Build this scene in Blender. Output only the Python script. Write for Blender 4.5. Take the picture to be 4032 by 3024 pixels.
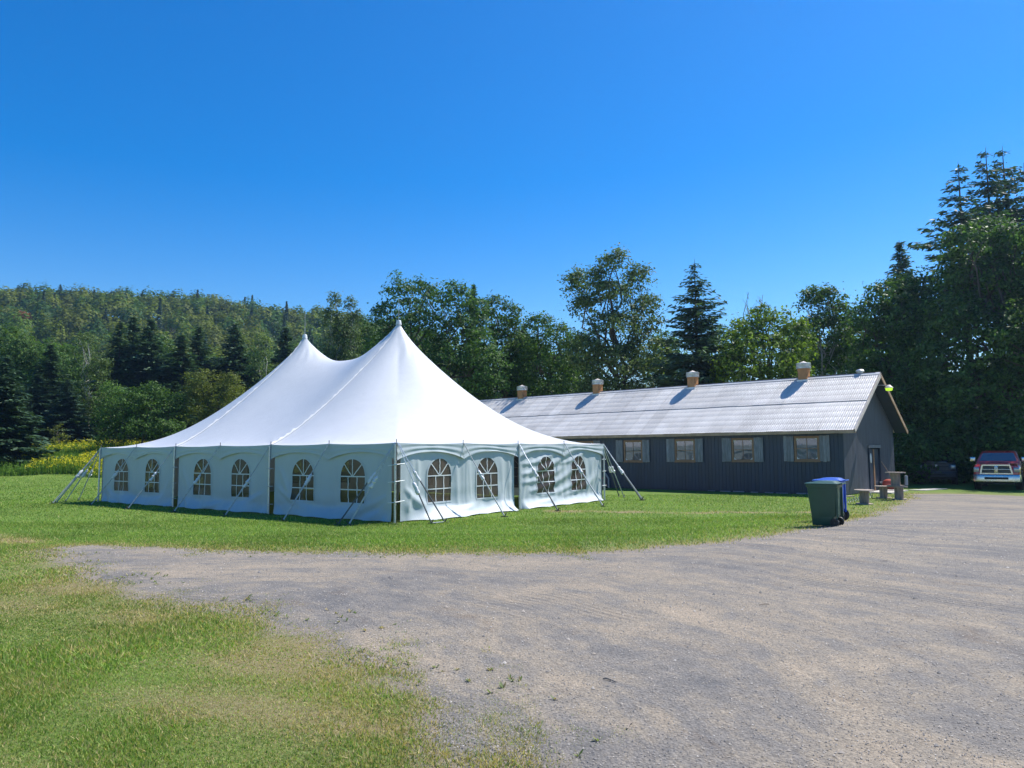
import bpy, bmesh, math, random
import numpy as np
from mathutils import Vector, Matrix

R = math.radians
rng = np.random.default_rng(7)
random.seed(7)
for o in list(bpy.data.objects):
    bpy.data.objects.remove(o, do_unlink=True)
scene = bpy.context.scene
col = scene.collection

# ------------------------------------------------------------------ camera
CAMZ, PITCH, ROLL, FPX = 2.1116, 0.0872, -0.0068, 3000.0
cam_data = bpy.data.cameras.new('camera')
cam_data.sensor_width = 36.0
cam_data.lens = 36.0 * FPX / 4032.0
cam_data.clip_end = 6000
cam = bpy.data.objects.new('camera', cam_data)
col.objects.link(cam)
cam.matrix_world = (Matrix.Translation((0, 0, CAMZ)) @ Matrix.Rotation(R(90) + PITCH, 4, 'X')
                    @ Matrix.Rotation(ROLL, 4, 'Z'))
scene.camera = cam
scene.render.resolution_x, scene.render.resolution_y = 1024, 768

# ------------------------------------------------------------------ sky, sun, exposure
SUN_AZ, SUN_EL = R(61), R(54)
world = bpy.data.worlds.new('World')
scene.world = world
world.use_nodes = True
nt = world.node_tree
nt.nodes.clear()
sky = nt.nodes.new('ShaderNodeTexSky')
sky.sky_type = 'NISHITA'
sky.sun_disc = False
sky.sun_elevation = SUN_EL
sky.sun_rotation = SUN_AZ
sky.altitude = 300
sky.air_density = 1.0
sky.dust_density = 0.1
sky.ozone_density = 1.6
hs = nt.nodes.new('ShaderNodeHueSaturation')
hs.inputs['Saturation'].default_value = 1.57
hs.inputs['Hue'].default_value = 0.508
bg = nt.nodes.new('ShaderNodeBackground')
bg.inputs['Strength'].default_value = 0.105
wo = nt.nodes.new('ShaderNodeOutputWorld')
nt.links.new(sky.outputs[0], hs.inputs['Color'])
nt.links.new(hs.outputs[0], bg.inputs['Color'])
nt.links.new(bg.outputs[0], wo.inputs['Surface'])
sd = bpy.data.lights.new('sun', 'SUN')
sd.energy = 4.8
sd.angle = R(0.53)
sd.color = (1.0, 0.955, 0.88)
sun = bpy.data.objects.new('sun', sd)
col.objects.link(sun)
SDIR = Vector((math.sin(SUN_AZ) * math.cos(SUN_EL), math.cos(SUN_AZ) * math.cos(SUN_EL), math.sin(SUN_EL)))
sun.rotation_euler = SDIR.to_track_quat('Z', 'Y').to_euler()
sun.location = SDIR * 60
scene.view_settings.view_transform = 'Standard'
scene.view_settings.look = 'None'
scene.view_settings.exposure = 0.72
scene.view_settings.gamma = 1.0
scene.view_settings.use_curve_mapping = False

# ------------------------------------------------------------------ helpers: survey of the place
def ray(u, v):
    a, b = u - 2016.0, v - 1512.0
    cr, sr = math.cos(ROLL), math.sin(ROLL)
    x = (a * cr + b * sr) / FPX
    zz = -(-a * sr + b * cr) / FPX
    c, s = math.cos(PITCH), math.sin(PITCH)
    return Vector((x, c - zz * s, s + zz * c))
def at(u, v, Y):
    d = ray(u, v)
    return Vector((0, 0, CAMZ)) + d * (Y / d.y)
def sm(a, b, x):
    t = np.clip((np.asarray(x, float) - a) / (b - a), 0, 1)
    return t * t * (3 - 2 * t)
def ridge_h(x):
    return np.interp(x, [-700, -400, -255, -150, -73, 0, 100, 220, 400], [74, 74, 72, 66, 55, 39, 20, 10, 4])
def terr(x, y):
    x = np.asarray(x, float); y = np.asarray(y, float)
    k = sm(2, 9, x)
    z = 0.45 * (1 - sm(12.5 + 3 * k, 21.5 + 4.5 * k, y))
    z = z + 2.5 * sm(50, 80, y)
    z = z + (ridge_h(x) - 2.5) * sm(104, 385, y) ** 1.05
    return z
def ground_at(u, v):
    z = 0.0
    for _ in range(60):
        d = ray(u, v)
        k = (z - CAMZ) / d.z
        q = Vector((0, 0, CAMZ)) + d * k
        z = 0.5 * z + 0.5 * float(terr(q.x, q.y))
    q.z = float(terr(q.x, q.y))
    return q
def tz(x, y):
    return float(terr(x, y))

# ------------------------------------------------------------------ helpers: objects
def tag(o, label=None, cat=None, group=None, kind=None):
    if label: o['label'] = label
    if cat: o['category'] = cat
    if group: o['group'] = group
    if kind: o['kind'] = kind
    return o
def empty(name, loc=(0, 0, 0), rz=0.0):
    o = bpy.data.objects.new(name, None)
    o.empty_display_size = 0.2
    o.location = loc
    o.rotation_euler = (0, 0, rz)
    col.objects.link(o)
    return o
def link(name, me, mat=None, parent=None, loc=None, rot=None, scale=None):
    if mat is not None and not me.materials:
        me.materials.append(mat)
    o = bpy.data.objects.new(name, me)
    col.objects.link(o)
    if parent is not None: o.parent = parent
    if loc is not None: o.location = loc
    if rot is not None: o.rotation_euler = rot
    if scale is not None: o.scale = scale if hasattr(scale, '__len__') else (scale,) * 3
    return o
def npmesh(name, V, F, smooth=False, tint=None):
    V = np.ascontiguousarray(V, dtype=np.float32)
    F = np.ascontiguousarray(F, dtype=np.int32)
    me = bpy.data.meshes.new(name)
    me.vertices.add(len(V))
    me.vertices.foreach_set('co', V.ravel())
    me.loops.add(F.size)
    me.loops.foreach_set('vertex_index', F.ravel())
    me.polygons.add(len(F))
    me.polygons.foreach_set('loop_start', np.arange(0, F.size, F.shape[1], dtype=np.int32))
    if smooth:
        me.polygons.foreach_set('use_smooth', np.ones(len(F), dtype=bool))
    if tint is not None:
        at_ = me.attributes.new('tint', 'FLOAT_COLOR', 'POINT')
        c4 = np.ones((len(V), 4), dtype=np.float32)
        c4[:, :3] = tint
        at_.data.foreach_set('color', c4.ravel())
    me.update(calc_edges=True)
    return me
class MB:
    """collects primitive shapes, built as ONE mesh"""
    def __init__(s):
        s.v, s.f, s.sm = [], [], []
    def add(s, V, F, smooth=False, M=None):
        b = len(s.v)
        for p in V:
            p = Vector(p)
            s.v.append(M @ p if M else p)
        for q in F:
            s.f.append([i + b for i in q]); s.sm.append(smooth)
        return s
    def box(s, x0, x1, y0, y1, z0, z1, M=None, bev=0.0):
        if bev > 0:
            bm = bmesh.new()
            bmesh.ops.create_cube(bm, size=1.0)
            for v in bm.verts:
                v.co = Vector(((x0 + x1) / 2 + v.co.x * (x1 - x0), (y0 + y1) / 2 + v.co.y * (y1 - y0), (z0 + z1) / 2 + v.co.z * (z1 - z0)))
            bmesh.ops.bevel(bm, geom=bm.edges[:], offset=bev, segments=2, affect='EDGES', profile=0.5)
            bm.verts.index_update()
            s.add([v.co.copy() for v in bm.verts], [[v.index for v in f.verts] for f in bm.faces], False, M)
            bm.free()
            return s
        V = [(x0, y0, z0), (x1, y0, z0), (x1, y1, z0), (x0, y1, z0), (x0, y0, z1), (x1, y0, z1), (x1, y1, z1), (x0, y1, z1)]
        F = [(3, 2, 1, 0), (4, 5, 6, 7), (0, 1, 5, 4), (1, 2, 6, 5), (2, 3, 7, 6), (3, 0, 4, 7)]
        return s.add(V, F, False, M)
    def tube(s, pts, rad, n=8, caps=True, smooth=True):
        pts = [Vector(p) for p in pts]
        if not hasattr(rad, '__len__'): rad = [rad] * len(pts)
        V, F = [], []
        prev = None
        for i, p in enumerate(pts):
            t = (pts[min(i + 1, len(pts) - 1)] - pts[max(i - 1, 0)]).normalized()
            if prev is None:
                a = t.orthogonal().normalized()
            else:
                a = (prev - t * prev.dot(t))
                a = a.normalized() if a.length > 1e-6 else t.orthogonal().normalized()
            prev = a
            b = t.cross(a)
            for k in range(n):
                an = 2 * math.pi * k / n
                V.append(p + (a * math.cos(an) + b * math.sin(an)) * rad[i])
        for i in range(len(pts) - 1):
            for k in range(n):
                F.append((i * n + k, i * n + (k + 1) % n, (i + 1) * n + (k + 1) % n, (i + 1) * n + k))
        s.add(V, F, smooth)
        if caps:
            s.add(V[:n], [list(range(n))[::-1]]); s.add(V[-n:], [list(range(n))])
        return s
    def lathe(s, prof, n=20, M=None, smooth=True, axis='Z'):
        V, F = [], []
        for r, z in prof:
            for k in range(n):
                an = 2 * math.pi * k / n
                p = (r * math.cos(an), r * math.sin(an), z)
                if axis == 'Y': p = (p[0], z, p[1])
                if axis == 'X': p = (z, p[0], p[1])
                V.append(p)
        for i in range(len(prof) - 1):
            for k in range(n):
                F.append((i * n + k, i * n + (k + 1) % n, (i + 1) * n + (k + 1) % n, (i + 1) * n + k))
        return s.add(V, F, smooth, M)
    def quad(s, a, b, c, d):
        return s.add([a, b, c, d], [(0, 1, 2, 3)])
    def prism(s, poly, y0, y1, M=None, plane='XZ'):
        n = len(poly)
        f = {'XZ': lambda p, t: (p[0], t, p[1]), 'XY': lambda p, t: (p[0], p[1], t), 'YZ': lambda p, t: (t, p[0], p[1])}[plane]
        V = [f(p, y0) for p in poly] + [f(p, y1) for p in poly]
        F = [list(range(n)), list(range(2 * n - 1, n - 1, -1))] + [(i, (i + 1) % n, n + (i + 1) % n, n + i)[::-1] for i in range(n)]
        return s.add(V, F, False, M)
    def mesh(s, name, sharp=None):
        me = bpy.data.meshes.new(name)
        me.from_pydata([tuple(p) for p in s.v], [], s.f)
        me.polygons.foreach_set('use_smooth', np.array(s.sm, dtype=bool))
        bm = bmesh.new(); bm.from_mesh(me)
        bmesh.ops.remove_doubles(bm, verts=bm.verts, dist=1e-5)
        bmesh.ops.recalc_face_normals(bm, faces=bm.faces)
        bm.to_mesh(me); bm.free()
        if sharp: me.set_sharp_from_angle(angle=R(sharp))
        me.update()
        return me
    def build(s, name, mat, parent=None, sharp=45, **kw):
        return link(name, s.mesh(name, sharp), mat, parent, **kw)

# ------------------------------------------------------------------ helpers: materials
def newmat(name):
    m = bpy.data.materials.new(name)
    m.use_nodes = True
    n = m.node_tree.nodes
    return m, m.node_tree, n, n['Principled BSDF']
def noise(t, scale, detail=3, rough=0.55, vec=None, dist=0.0):
    n = t.nodes.new('ShaderNodeTexNoise')
    n.inputs['Scale'].default_value = scale
    n.inputs['Detail'].default_value = detail
    n.inputs['Roughness'].default_value = rough
    n.inputs['Distortion'].default_value = dist
    if vec is not None: t.links.new(vec, n.inputs['Vector'])
    return n.outputs['Fac']
def ramp(t, fac, stops):
    r = t.nodes.new('ShaderNodeValToRGB')
    e = r.color_ramp.elements
    while len(e) < len(stops): e.new(0.5)
    for i, (p, c) in enumerate(stops):
        e[i].position = p
        e[i].color = (c, c, c, 1) if not hasattr(c, '__len__') else (*c, 1)
    t.links.new(fac, r.inputs[0])
    return r.outputs[0]
def mixc(t, fac, a, b, mode='MIX'):
    m = t.nodes.new('ShaderNodeMix')
    m.data_type = 'RGBA'; m.blend_type = mode
    for sock, val in ((m.inputs[0], fac), (m.inputs[6], a), (m.inputs[7], b)):
        if isinstance(val, bpy.types.NodeSocket): t.links.new(val, sock)
        elif hasattr(val, '__len__'): sock.default_value = (*val, 1)
        else: sock.default_value = val
    return m.outputs[2]
def mth(t, op, a, b=0.0, c=None):
    m = t.nodes.new('ShaderNodeMath'); m.operation = op
    vals = [a, b] + ([c] if c is not None else [])
    for i, v in enumerate(vals):
        if isinstance(v, bpy.types.NodeSocket): t.links.new(v, m.inputs[i])
        else: m.inputs[i].default_value = v
    return m.outputs[0]
def bump(t, h, strength=0.3, dist=0.02):
    b = t.nodes.new('ShaderNodeBump')
    b.inputs['Strength'].default_value = strength
    b.inputs['Distance'].default_value = dist
    t.links.new(h, b.inputs['Height'])
    return b.outputs[0]
def pos(t):
    return t.nodes.new('ShaderNodeNewGeometry').outputs['Position']
def objco(t):
    return t.nodes.new('ShaderNodeTexCoord').outputs['Object']
def mapping(t, vec, scale=(1, 1, 1)):
    m = t.nodes.new('ShaderNodeMapping')
    m.inputs['Scale'].default_value = scale
    t.links.new(vec, m.inputs['Vector'])
    return m.outputs[0]
def simple(name, c, rough=0.5, metal=0.0, var=0.25, scale=4.0, bstr=0.0, bscale=40.0, spec=0.5, stretch=(1, 1, 1), island=0.0, coat=0.0):
    m, t, n, b = newmat(name)
    v = mapping(t, pos(t), stretch)
    f = noise(t, scale, 4, 0.6, v)
    dark = tuple(x * (1 - var) for x in c); lite = tuple(min(1, x * (1 + var)) for x in c)
    cc = ramp(t, f, [(0.3, dark), (0.7, lite)])
    if island:
        oi = t.nodes.new('ShaderNodeObjectInfo')
        g = mth(t, 'MULTIPLY_ADD', oi.outputs['Random'], 2 * island, 1 - island)
        cc = mixc(t, 1.0, cc, g, 'MULTIPLY')
    t.links.new(cc, b.inputs['Base Color'])
    rr = mth(t, 'MULTIPLY_ADD', f, 0.25, rough - 0.125)
    t.links.new(rr, b.inputs['Roughness'])
    b.inputs['Metallic'].default_value = metal
    b.inputs['Specular IOR Level'].default_value = spec
    if coat:
        b.inputs['Coat Weight'].default_value = coat
        b.inputs['Coat Roughness'].default_value = 0.05
    if bstr:
        t.links.new(bump(t, noise(t, bscale, 4, 0.6, v), bstr, 0.01), b.inputs['Normal'])
    return m
def leafmat(name, c1, c2, trans=0.35, spec=0.12, tint=False, rough=0.5, nscale=0.0):
    """leaves: each leaf its own shade, part of the light passes through"""
    m, t, n, b = newmat(name)
    g = t.nodes.new('ShaderNodeNewGeometry')
    cc = ramp(t, g.outputs['Random Per Island'], [(0.0, c1), (0.85, c2), (1.0, tuple(min(1, x * 1.5) for x in c2))])
    oi = t.nodes.new('ShaderNodeObjectInfo')
    k = mth(t, 'MULTIPLY_ADD', oi.outputs['Random'], 0.3, 0.85)
    cc = mixc(t, 1.0, cc, k, 'MULTIPLY')
    if tint:
        a = t.nodes.new('ShaderNodeAttribute'); a.attribute_name = 'tint'
        cc = mixc(t, 1.0, cc, a.outputs['Color'], 'MULTIPLY')
    t.links.new(cc, b.inputs['Base Color'])
    b.inputs['Roughness'].default_value = rough
    b.inputs['Specular IOR Level'].default_value = spec
    tr = t.nodes.new('ShaderNodeBsdfTranslucent')
    tc = mixc(t, 1.0, cc, (1.25, 1.35, 0.55), 'MULTIPLY')
    t.links.new(tc, tr.inputs['Color'])
    mx = t.nodes.new('ShaderNodeMixShader'); mx.inputs[0].default_value = trans
    out = n['Material Output']
    t.links.new(b.outputs[0], mx.inputs[1]); t.links.new(tr.outputs[0], mx.inputs[2])
    t.links.new(mx.outputs[0], out.inputs['Surface'])
    return m

M = {}
def fabric(name, c, trans, rough=0.42, spec=0.5):
    m, t, n, b = newmat(name)
    p = pos(t)
    f = noise(t, 0.9, 4, 0.6, p)
    st = noise(t, 1.0, 4, 0.65, mapping(t, p, (5, 5, 0.5)))
    cc = ramp(t, f, [(0.3, tuple(x * 0.95 for x in c)), (0.7, c)])
    cc = mixc(t, ramp(t, st, [(0.5, 0.0), (0.85, 0.22)]), cc, tuple(x * 0.72 for x in c))
    t.links.new(cc, b.inputs['Base Color'])
    b.inputs['Roughness'].default_value = rough
    b.inputs['Specular IOR Level'].default_value = spec
    t.links.new(bump(t, noise(t, 2.2, 3, 0.5, p), 0.12, 0.05), b.inputs['Normal'])
    tr = t.nodes.new('ShaderNodeBsdfTranslucent')
    t.links.new(cc, tr.inputs['Color'])
    mx = t.nodes.new('ShaderNodeMixShader'); mx.inputs[0].default_value = trans
    t.links.new(b.outputs[0], mx.inputs[1]); t.links.new(tr.outputs[0], mx.inputs[2])
    t.links.new(mx.outputs[0], n['Material Output'].inputs['Surface'])
    return m
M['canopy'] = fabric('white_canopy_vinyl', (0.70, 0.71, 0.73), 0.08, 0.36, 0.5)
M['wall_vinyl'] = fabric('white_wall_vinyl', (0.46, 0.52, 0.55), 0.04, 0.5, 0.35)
M['bar_vinyl'] = simple('white_vinyl_strip', (0.60, 0.64, 0.66), 0.5, var=0.06)
M['alu'] = simple('aluminium_pole', (0.55, 0.57, 0.6), 0.38, 0.75, var=0.12, scale=9)
M['webbing'] = simple('grey_webbing', (0.42, 0.44, 0.46), 0.75, var=0.25, scale=12)
M['dark_webbing'] = simple('dark_webbing', (0.09, 0.10, 0.11), 0.7, var=0.3, scale=12)
M['iron'] = simple('stake_iron', (0.10, 0.09, 0.085), 0.6, 0.6, var=0.4, scale=14)
M['sleeve'] = simple('white_sleeve', (0.62, 0.63, 0.65), 0.5, var=0.1, scale=14, bstr=0.5, bscale=18)
def film():
    m, t, n, b = newmat('smoky_window_film')
    f = noise(t, 3.0, 4, 0.6, mapping(t, pos(t), (2.5, 2.5, 0.7)))
    cc = ramp(t, f, [(0.3, (0.040, 0.030, 0.024)), (0.7, (0.095, 0.068, 0.052))])
    oi = t.nodes.new('ShaderNodeObjectInfo')
    cc = mixc(t, 1.0, cc, mth(t, 'MULTIPLY_ADD', oi.outputs['Random'], 1.0, 0.6), 'MULTIPLY')
    t.links.new(cc, b.inputs['Base Color'])
    b.inputs['Roughness'].default_value = 0.3
    b.inputs['Specular IOR Level'].default_value = 0.35
    t.links.new(bump(t, noise(t, 5.0, 2, 0.5, mapping(t, pos(t), (3, 3, 0.8))), 0.12, 0.02), b.inputs['Normal'])
    tr = t.nodes.new('ShaderNodeBsdfTransparent')
    tr.inputs['Color'].default_value = (0.86, 0.8, 0.74, 1)
    mx = t.nodes.new('ShaderNodeMixShader'); mx.inputs[0].default_value = 0.36
    t.links.new(b.outputs[0], mx.inputs[1]); t.links.new(tr.outputs[0], mx.inputs[2])
    t.links.new(mx.outputs[0], n['Material Output'].inputs['Surface'])
    return m
M['film'] = film()
M['siding'] = simple('dark_blue_siding', (0.022, 0.035, 0.060), 0.5, var=0.25, scale=1.5, stretch=(4, 4, 0.4), island=0.12, bstr=0.15, bscale=20)
M['rib'] = simple('dark_rib_siding', (0.085, 0.09, 0.11), 0.5, 0.0, var=0.25, scale=2.0, stretch=(4, 4, 0.5), island=0.1)
M['wood_orange'] = simple('orange_stained_wood', (0.26, 0.145, 0.075), 0.65, var=0.25, scale=6, stretch=(1, 1, 4))
M['fascia'] = simple('tan_fascia_board', (0.40, 0.27, 0.17), 0.65, var=0.25, scale=2.5)
M['rake'] = simple('pale_rake_trim', (0.56, 0.50, 0.44), 0.6, var=0.15, scale=3)
M['grey_wood'] = simple('weathered_grey_wood', (0.21, 0.215, 0.23), 0.85, var=0.35, scale=7, stretch=(3, 3, 0.35), bstr=0.4, bscale=25, island=0.15)
M['spool_wood'] = simple('spool_wood', (0.27, 0.215, 0.17), 0.85, var=0.4, scale=6, stretch=(3, 3, 0.5), bstr=0.4, bscale=25, island=0.15)
M['spool_top'] = simple('spool_disc_wood', (0.30, 0.245, 0.20), 0.85, var=0.3, scale=5, bstr=0.3, bscale=30, island=0.1)
M['vent_orange'] = simple('rusty_orange_vent', (0.42, 0.20, 0.08), 0.65, 0.1, var=0.2, scale=4)
M['galv'] = simple('galvanised_cap', (0.48, 0.50, 0.53), 0.42, 0.6, var=0.2, scale=5)
def roofmat():
    m, t, n, b = newmat('weathered_roof_metal')
    p = pos(t)
    oc = objco(t)
    f = noise(t, 0.7, 5, 0.65, p)
    g = noise(t, 9.0, 4, 0.7, p)
    cc = ramp(t, f, [(0.25, (0.48, 0.455, 0.425)), (0.75, (0.68, 0.655, 0.62))])
    cc = mixc(t, ramp(t, g, [(0.58, 0.0), (0.78, 0.5)]), cc, (0.27, 0.22, 0.18))
    oi = t.nodes.new('ShaderNodeObjectInfo')
    cc = mixc(t, 1.0, cc, mth(t, 'MULTIPLY_ADD', oi.outputs['Random'], 0.2, 0.9), 'MULTIPLY')
    t.links.new(cc, b.inputs['Base Color'])
    b.inputs['Metallic'].default_value = 0.1
    t.links.new(mth(t, 'MULTIPLY_ADD', g, 0.2, 0.42), b.inputs['Roughness'])
    return m
M['roof'] = roofmat()
M['nail'] = simple('rusty_nail', (0.16, 0.12, 0.10), 0.7, 0.3, var=0.3)
def glassmat(name, c, rough=0.03):
    m, t, n, b = newmat(name)
    f = noise(t, 6.0, 3, 0.6, pos(t))
    t.links.new(ramp(t, f, [(0.3, tuple(x * 0.7 for x in c)), (0.7, c)]), b.inputs['Base Color'])
    b.inputs['Roughness'].default_value = rough
    b.inputs['Specular IOR Level'].default_value = 0.9
    b.inputs['Coat Weight'].default_value = 0.6
    b.inputs['Coat Roughness'].default_value = 0.02
    t.links.new(bump(t, noise(t, 1.6, 2, 0.5, pos(t)), 0.04, 0.05), b.inputs['Normal'])
    return m
M['glass'] = glassmat('old_window_glass', (0.10, 0.12, 0.14))
M['car_glass'] = glassmat('car_glass', (0.015, 0.02, 0.025))
M['white_paint'] = simple('white_paint', (0.72, 0.72, 0.7), 0.55, var=0.1)
M['paper'] = simple('white_paper', (0.7, 0.7, 0.68), 0.8, var=0.08)
M['bin_green'] = simple('green_bin_plastic', (0.028, 0.078, 0.052), 0.38, var=0.12, scale=3, bstr=0.08, bscale=60)
M['bin_blue'] = simple('blue_bin_plastic', (0.028, 0.10, 0.46), 0.38, var=0.12, scale=3, bstr=0.08, bscale=60)
M['rubber'] = simple('black_rubber', (0.02, 0.02, 0.021), 0.6, var=0.2)
M['grey_plastic'] = simple('grey_plastic', (0.3, 0.31, 0.33), 0.5, var=0.1)
M['red_tank'] = simple('faded_red_tank', (0.48, 0.09, 0.06), 0.45, var=0.15, scale=5)
M['red_cap'] = simple('red_cap', (0.5, 0.06, 0.04), 0.5, var=0.1)
M['truck_red'] = simple('red_car_paint', (0.62, 0.028, 0.02), 0.3, 0.0, var=0.08, scale=3, coat=1.0)
M['truck_dark'] = simple('dark_car_paint', (0.012, 0.014, 0.018), 0.3, 0.0, var=0.08, scale=3, coat=1.0)
M['chrome'] = simple('chrome', (0.55, 0.55, 0.56), 0.25, 1.0, var=0.04)
M['black'] = simple('black_plastic', (0.012, 0.012, 0.013), 0.55, var=0.2)
M['lamp_lens_glass'] = simple('headlight_lens', (0.35, 0.36, 0.37), 0.12, 0.3, var=0.2, scale=18, coat=1.0)
M['concrete'] = simple('concrete', (0.42, 0.40, 0.37), 0.85, var=0.15, scale=3, bstr=0.3, bscale=30)
M['bark'] = simple('bark', (0.075, 0.06, 0.048), 0.9, var=0.4, scale=5, stretch=(3, 3, 0.5), bstr=0.5, bscale=12)
M['birch_bark'] = simple('pale_bark', (0.36, 0.34, 0.31), 0.85, var=0.3, scale=3, bstr=0.3, bscale=12)
M['interior'] = simple('dark_interior', (0.02, 0.02, 0.02), 0.9)

# ------------------------------------------------------------------ the ground
FAR_EDGE = [(265, 2158), (350, 2148), (600, 2160), (900, 2174), (1200, 2180), (1600, 2183), (2000, 2188), (2300, 2183),
            (2600, 2165), (2900, 2135), (3100, 2108), (3300, 2065), (3450, 2030), (3560, 1990), (3620, 1962)]
NEAR_EDGE = [(255, 2172), (300, 2225), (420, 2280), (650, 2340), (850, 2385), (1000, 2420), (1200, 2455), (1350, 2500),
             (1470, 2565), (1610, 2645), (1730, 2715), (1850, 2820), (1945, 2920), (2050, 3024)]
poly = [tuple(ground_at(u, v)[:2]) for u, v in FAR_EDGE]
poly += [(17.6, 33.6), (18.6, 35.2), (20.5, 34.6), (21.4, 33.6), (21.9, 31.0), (24, 27), (30, 20), (34, 8), (34, -8), (30, -40)]
poly += [(0.8, -40), (0.3, -5), (-0.05, 2.0), (-0.1, 3.5)]
poly += [tuple(ground_at(u, v)[:2]) for u, v in NEAR_EDGE[::-1]]
PX = np.array([p[0] for p in poly]); PY = np.array([p[1] for p in poly])
def sdf(x, y):
    """signed distance to the driveway outline, negative inside"""
    x = np.asarray(x, float); y = np.asarray(y, float)
    d = np.full(x.shape, 1e9); ins = np.zeros(x.shape, bool)
    n = len(PX)
    for i in range(n):
        ax, ay, bx, by = PX[i], PY[i], PX[(i + 1) % n], PY[(i + 1) % n]
        ex, ey = bx - ax, by - ay
        wx, wy = x - ax, y - ay
        t = np.clip((wx * ex + wy * ey) / (ex * ex + ey * ey + 1e-12), 0, 1)
        d = np.minimum(d, np.hypot(wx - ex * t, wy - ey * t))
        c = ((ay > y) != (by > y)) & (x < (bx - ax) * (y - ay) / (by - ay + 1e-12) + ax)
        ins ^= c
    return np.where(ins, -d, d)
_ph = rng.uniform(0, 6.28, 24); _an = rng.uniform(0, 6.28, 24)
def wav(x, y, base, n0=0, n=8):
    z = 0
    for i in range(n0, n0 + n):
        f = base * (1.0 + 0.55 * (i - n0))
        z = z + np.sin(f * (np.cos(_an[i]) * x + np.sin(_an[i]) * y) + _ph[i]) / (1 + 0.5 * (i - n0))
    return z
def edge_sdf(x, y):
    return sdf(x, y) + 0.07 * wav(x, y, 2.3) + 0.05 * wav(x, y, 7.0, 8) + 0.03 * wav(x, y, 19.0, 4)
def dryness(x, y, s):
    d = np.exp(-np.maximum(s, 0) / 0.75) * 0.92
    d = np.maximum(d, 0.55 * np.exp(-np.maximum(s, 0) / 1.8) * (y < 11))
    near = (y < 12.0)
    patch = np.clip(0.40 + 0.34 * wav(x, y, 1.35, 3) + 0.16 * wav(x, y, 4.1, 9), 0, 1)
    d = np.maximum(d, near * patch * 0.85 * np.clip(1 - np.maximum(s - 0.5, 0) / 5.5, 0.18, 1))
    # worn strip across the lawn between tent and bins
    cx = np.array([1.2, 2.9, 5.0, 7.5, 10.2, 12]); cy = np.array([27.1, 26.4, 25.9, 25.6, 25.6, 25.4])
    yc = np.interp(x, cx, cy)
    strip = np.exp(-((y - yc - 0.15 * wav(x, y, 1.7, 5, 4)) / 0.42) ** 2) * (x > 1.0) * (x < 12.5)
    d = np.maximum(d, strip * np.clip(0.75 + 0.25 * wav(x, y, 2.1, 2, 5), 0, 1))
    # bare ends on the far left of the drive and around the spools
    yl = np.interp(x, [-22, -13.3, -11, -8.8, -7], [23, 19.2, 16.8, 14.4, 13.2])
    d = np.maximum(d, np.clip(0.85 + 0.3 * wav(x, y, 1.6, 5, 5), 0, 1) * np.exp(-((y - yl) / (0.75 + 0.03 * (y - 12))) ** 2) * (x < -6.5) * sm(-24, -12, x))
    d = np.maximum(d, 0.8 * np.exp(-np.maximum(s, 0) / 1.1) * (x > 9) * (y > 22))
    return np.clip(d, 0, 1)

def sheet(xs, ys, zoff=0.0):
    X, Y = np.meshgrid(xs, ys)
    V = np.stack([X.ravel(), Y.ravel(), terr(X, Y).ravel() + zoff], 1)
    nx, ny = len(xs), len(ys)
    i = np.arange(nx - 1)[None, :] + np.arange(ny - 1)[:, None] * nx
    F = np.stack([i, i + 1, i + 1 + nx, i + nx], -1).reshape(-1, 4)
    return V, F
def lawnmat():
    m, t, n, b = newmat('lawn')
    p = pos(t)
    a = t.nodes.new('ShaderNodeAttribute'); a.attribute_name = 'tint'
    sep = t.nodes.new('ShaderNodeSeparateColor'); t.links.new(a.outputs['Color'], sep.inputs[0])
    f1 = noise(t, 1.1, 5, 0.65, p); f2 = noise(t, 22.0, 5, 0.75, p)
    g = ramp(t, f1, [(0.3, (0.10, 0.175, 0.028)), (0.55, (0.15, 0.235, 0.04)), (0.75, (0.215, 0.26, 0.06))])
    g = mixc(t, ramp(t, f2, [(0.35, 0.65), (0.6, 0.0)]), g, (0.028, 0.05, 0.012))
    dry = ramp(t, f2, [(0.3, (0.17, 0.12, 0.07)), (0.7, (0.33, 0.26, 0.16))])
    cc = mixc(t, sep.outputs[0], g, dry)
    dirt = ramp(t, f2, [(0.3, (0.15, 0.13, 0.115)), (0.7, (0.30, 0.26, 0.22))])
    cc = mixc(t, ramp(t, sep.outputs[1], [(0.35, 0.0), (0.9, 1.0)]), cc, dirt)
    t.links.new(cc, b.inputs['Base Color'])
    b.inputs['Roughness'].default_value = 0.9
    b.inputs['Specular IOR Level'].default_value = 0.15
    t.links.new(bump(t, noise(t, 30, 5, 0.8, p), 0.7, 0.03), b.inputs['Normal'])
    return m
M['lawn'] = lawnmat()
xs = np.concatenate([np.linspace(-1500, -90, 14), np.linspace(-80, -26, 28), np.arange(-25, 26, 0.25), np.linspace(27, 80, 28), np.linspace(90, 1500, 14)])
ys = np.concatenate([np.linspace(-1200, -20, 10), np.arange(-8, 3, 1.0), np.arange(3, 40, 0.25), np.arange(40.5, 110, 1.5)])
V, F = sheet(xs, ys)
s_ = edge_sdf(V[:, 0], V[:, 1])
dr = dryness(V[:, 0], V[:, 1], s_)
dr = np.where(np.abs(V[:, 0]) < 60, dr, 0)
me = npmesh('ground', V, F, True, np.stack([dr, np.exp(-np.maximum(s_ - 0.15, 0) / 0.3) * (np.abs(V[:, 0]) < 60), dr], 1))
tag(link('ground', me, M['lawn']), kind='structure')

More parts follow.
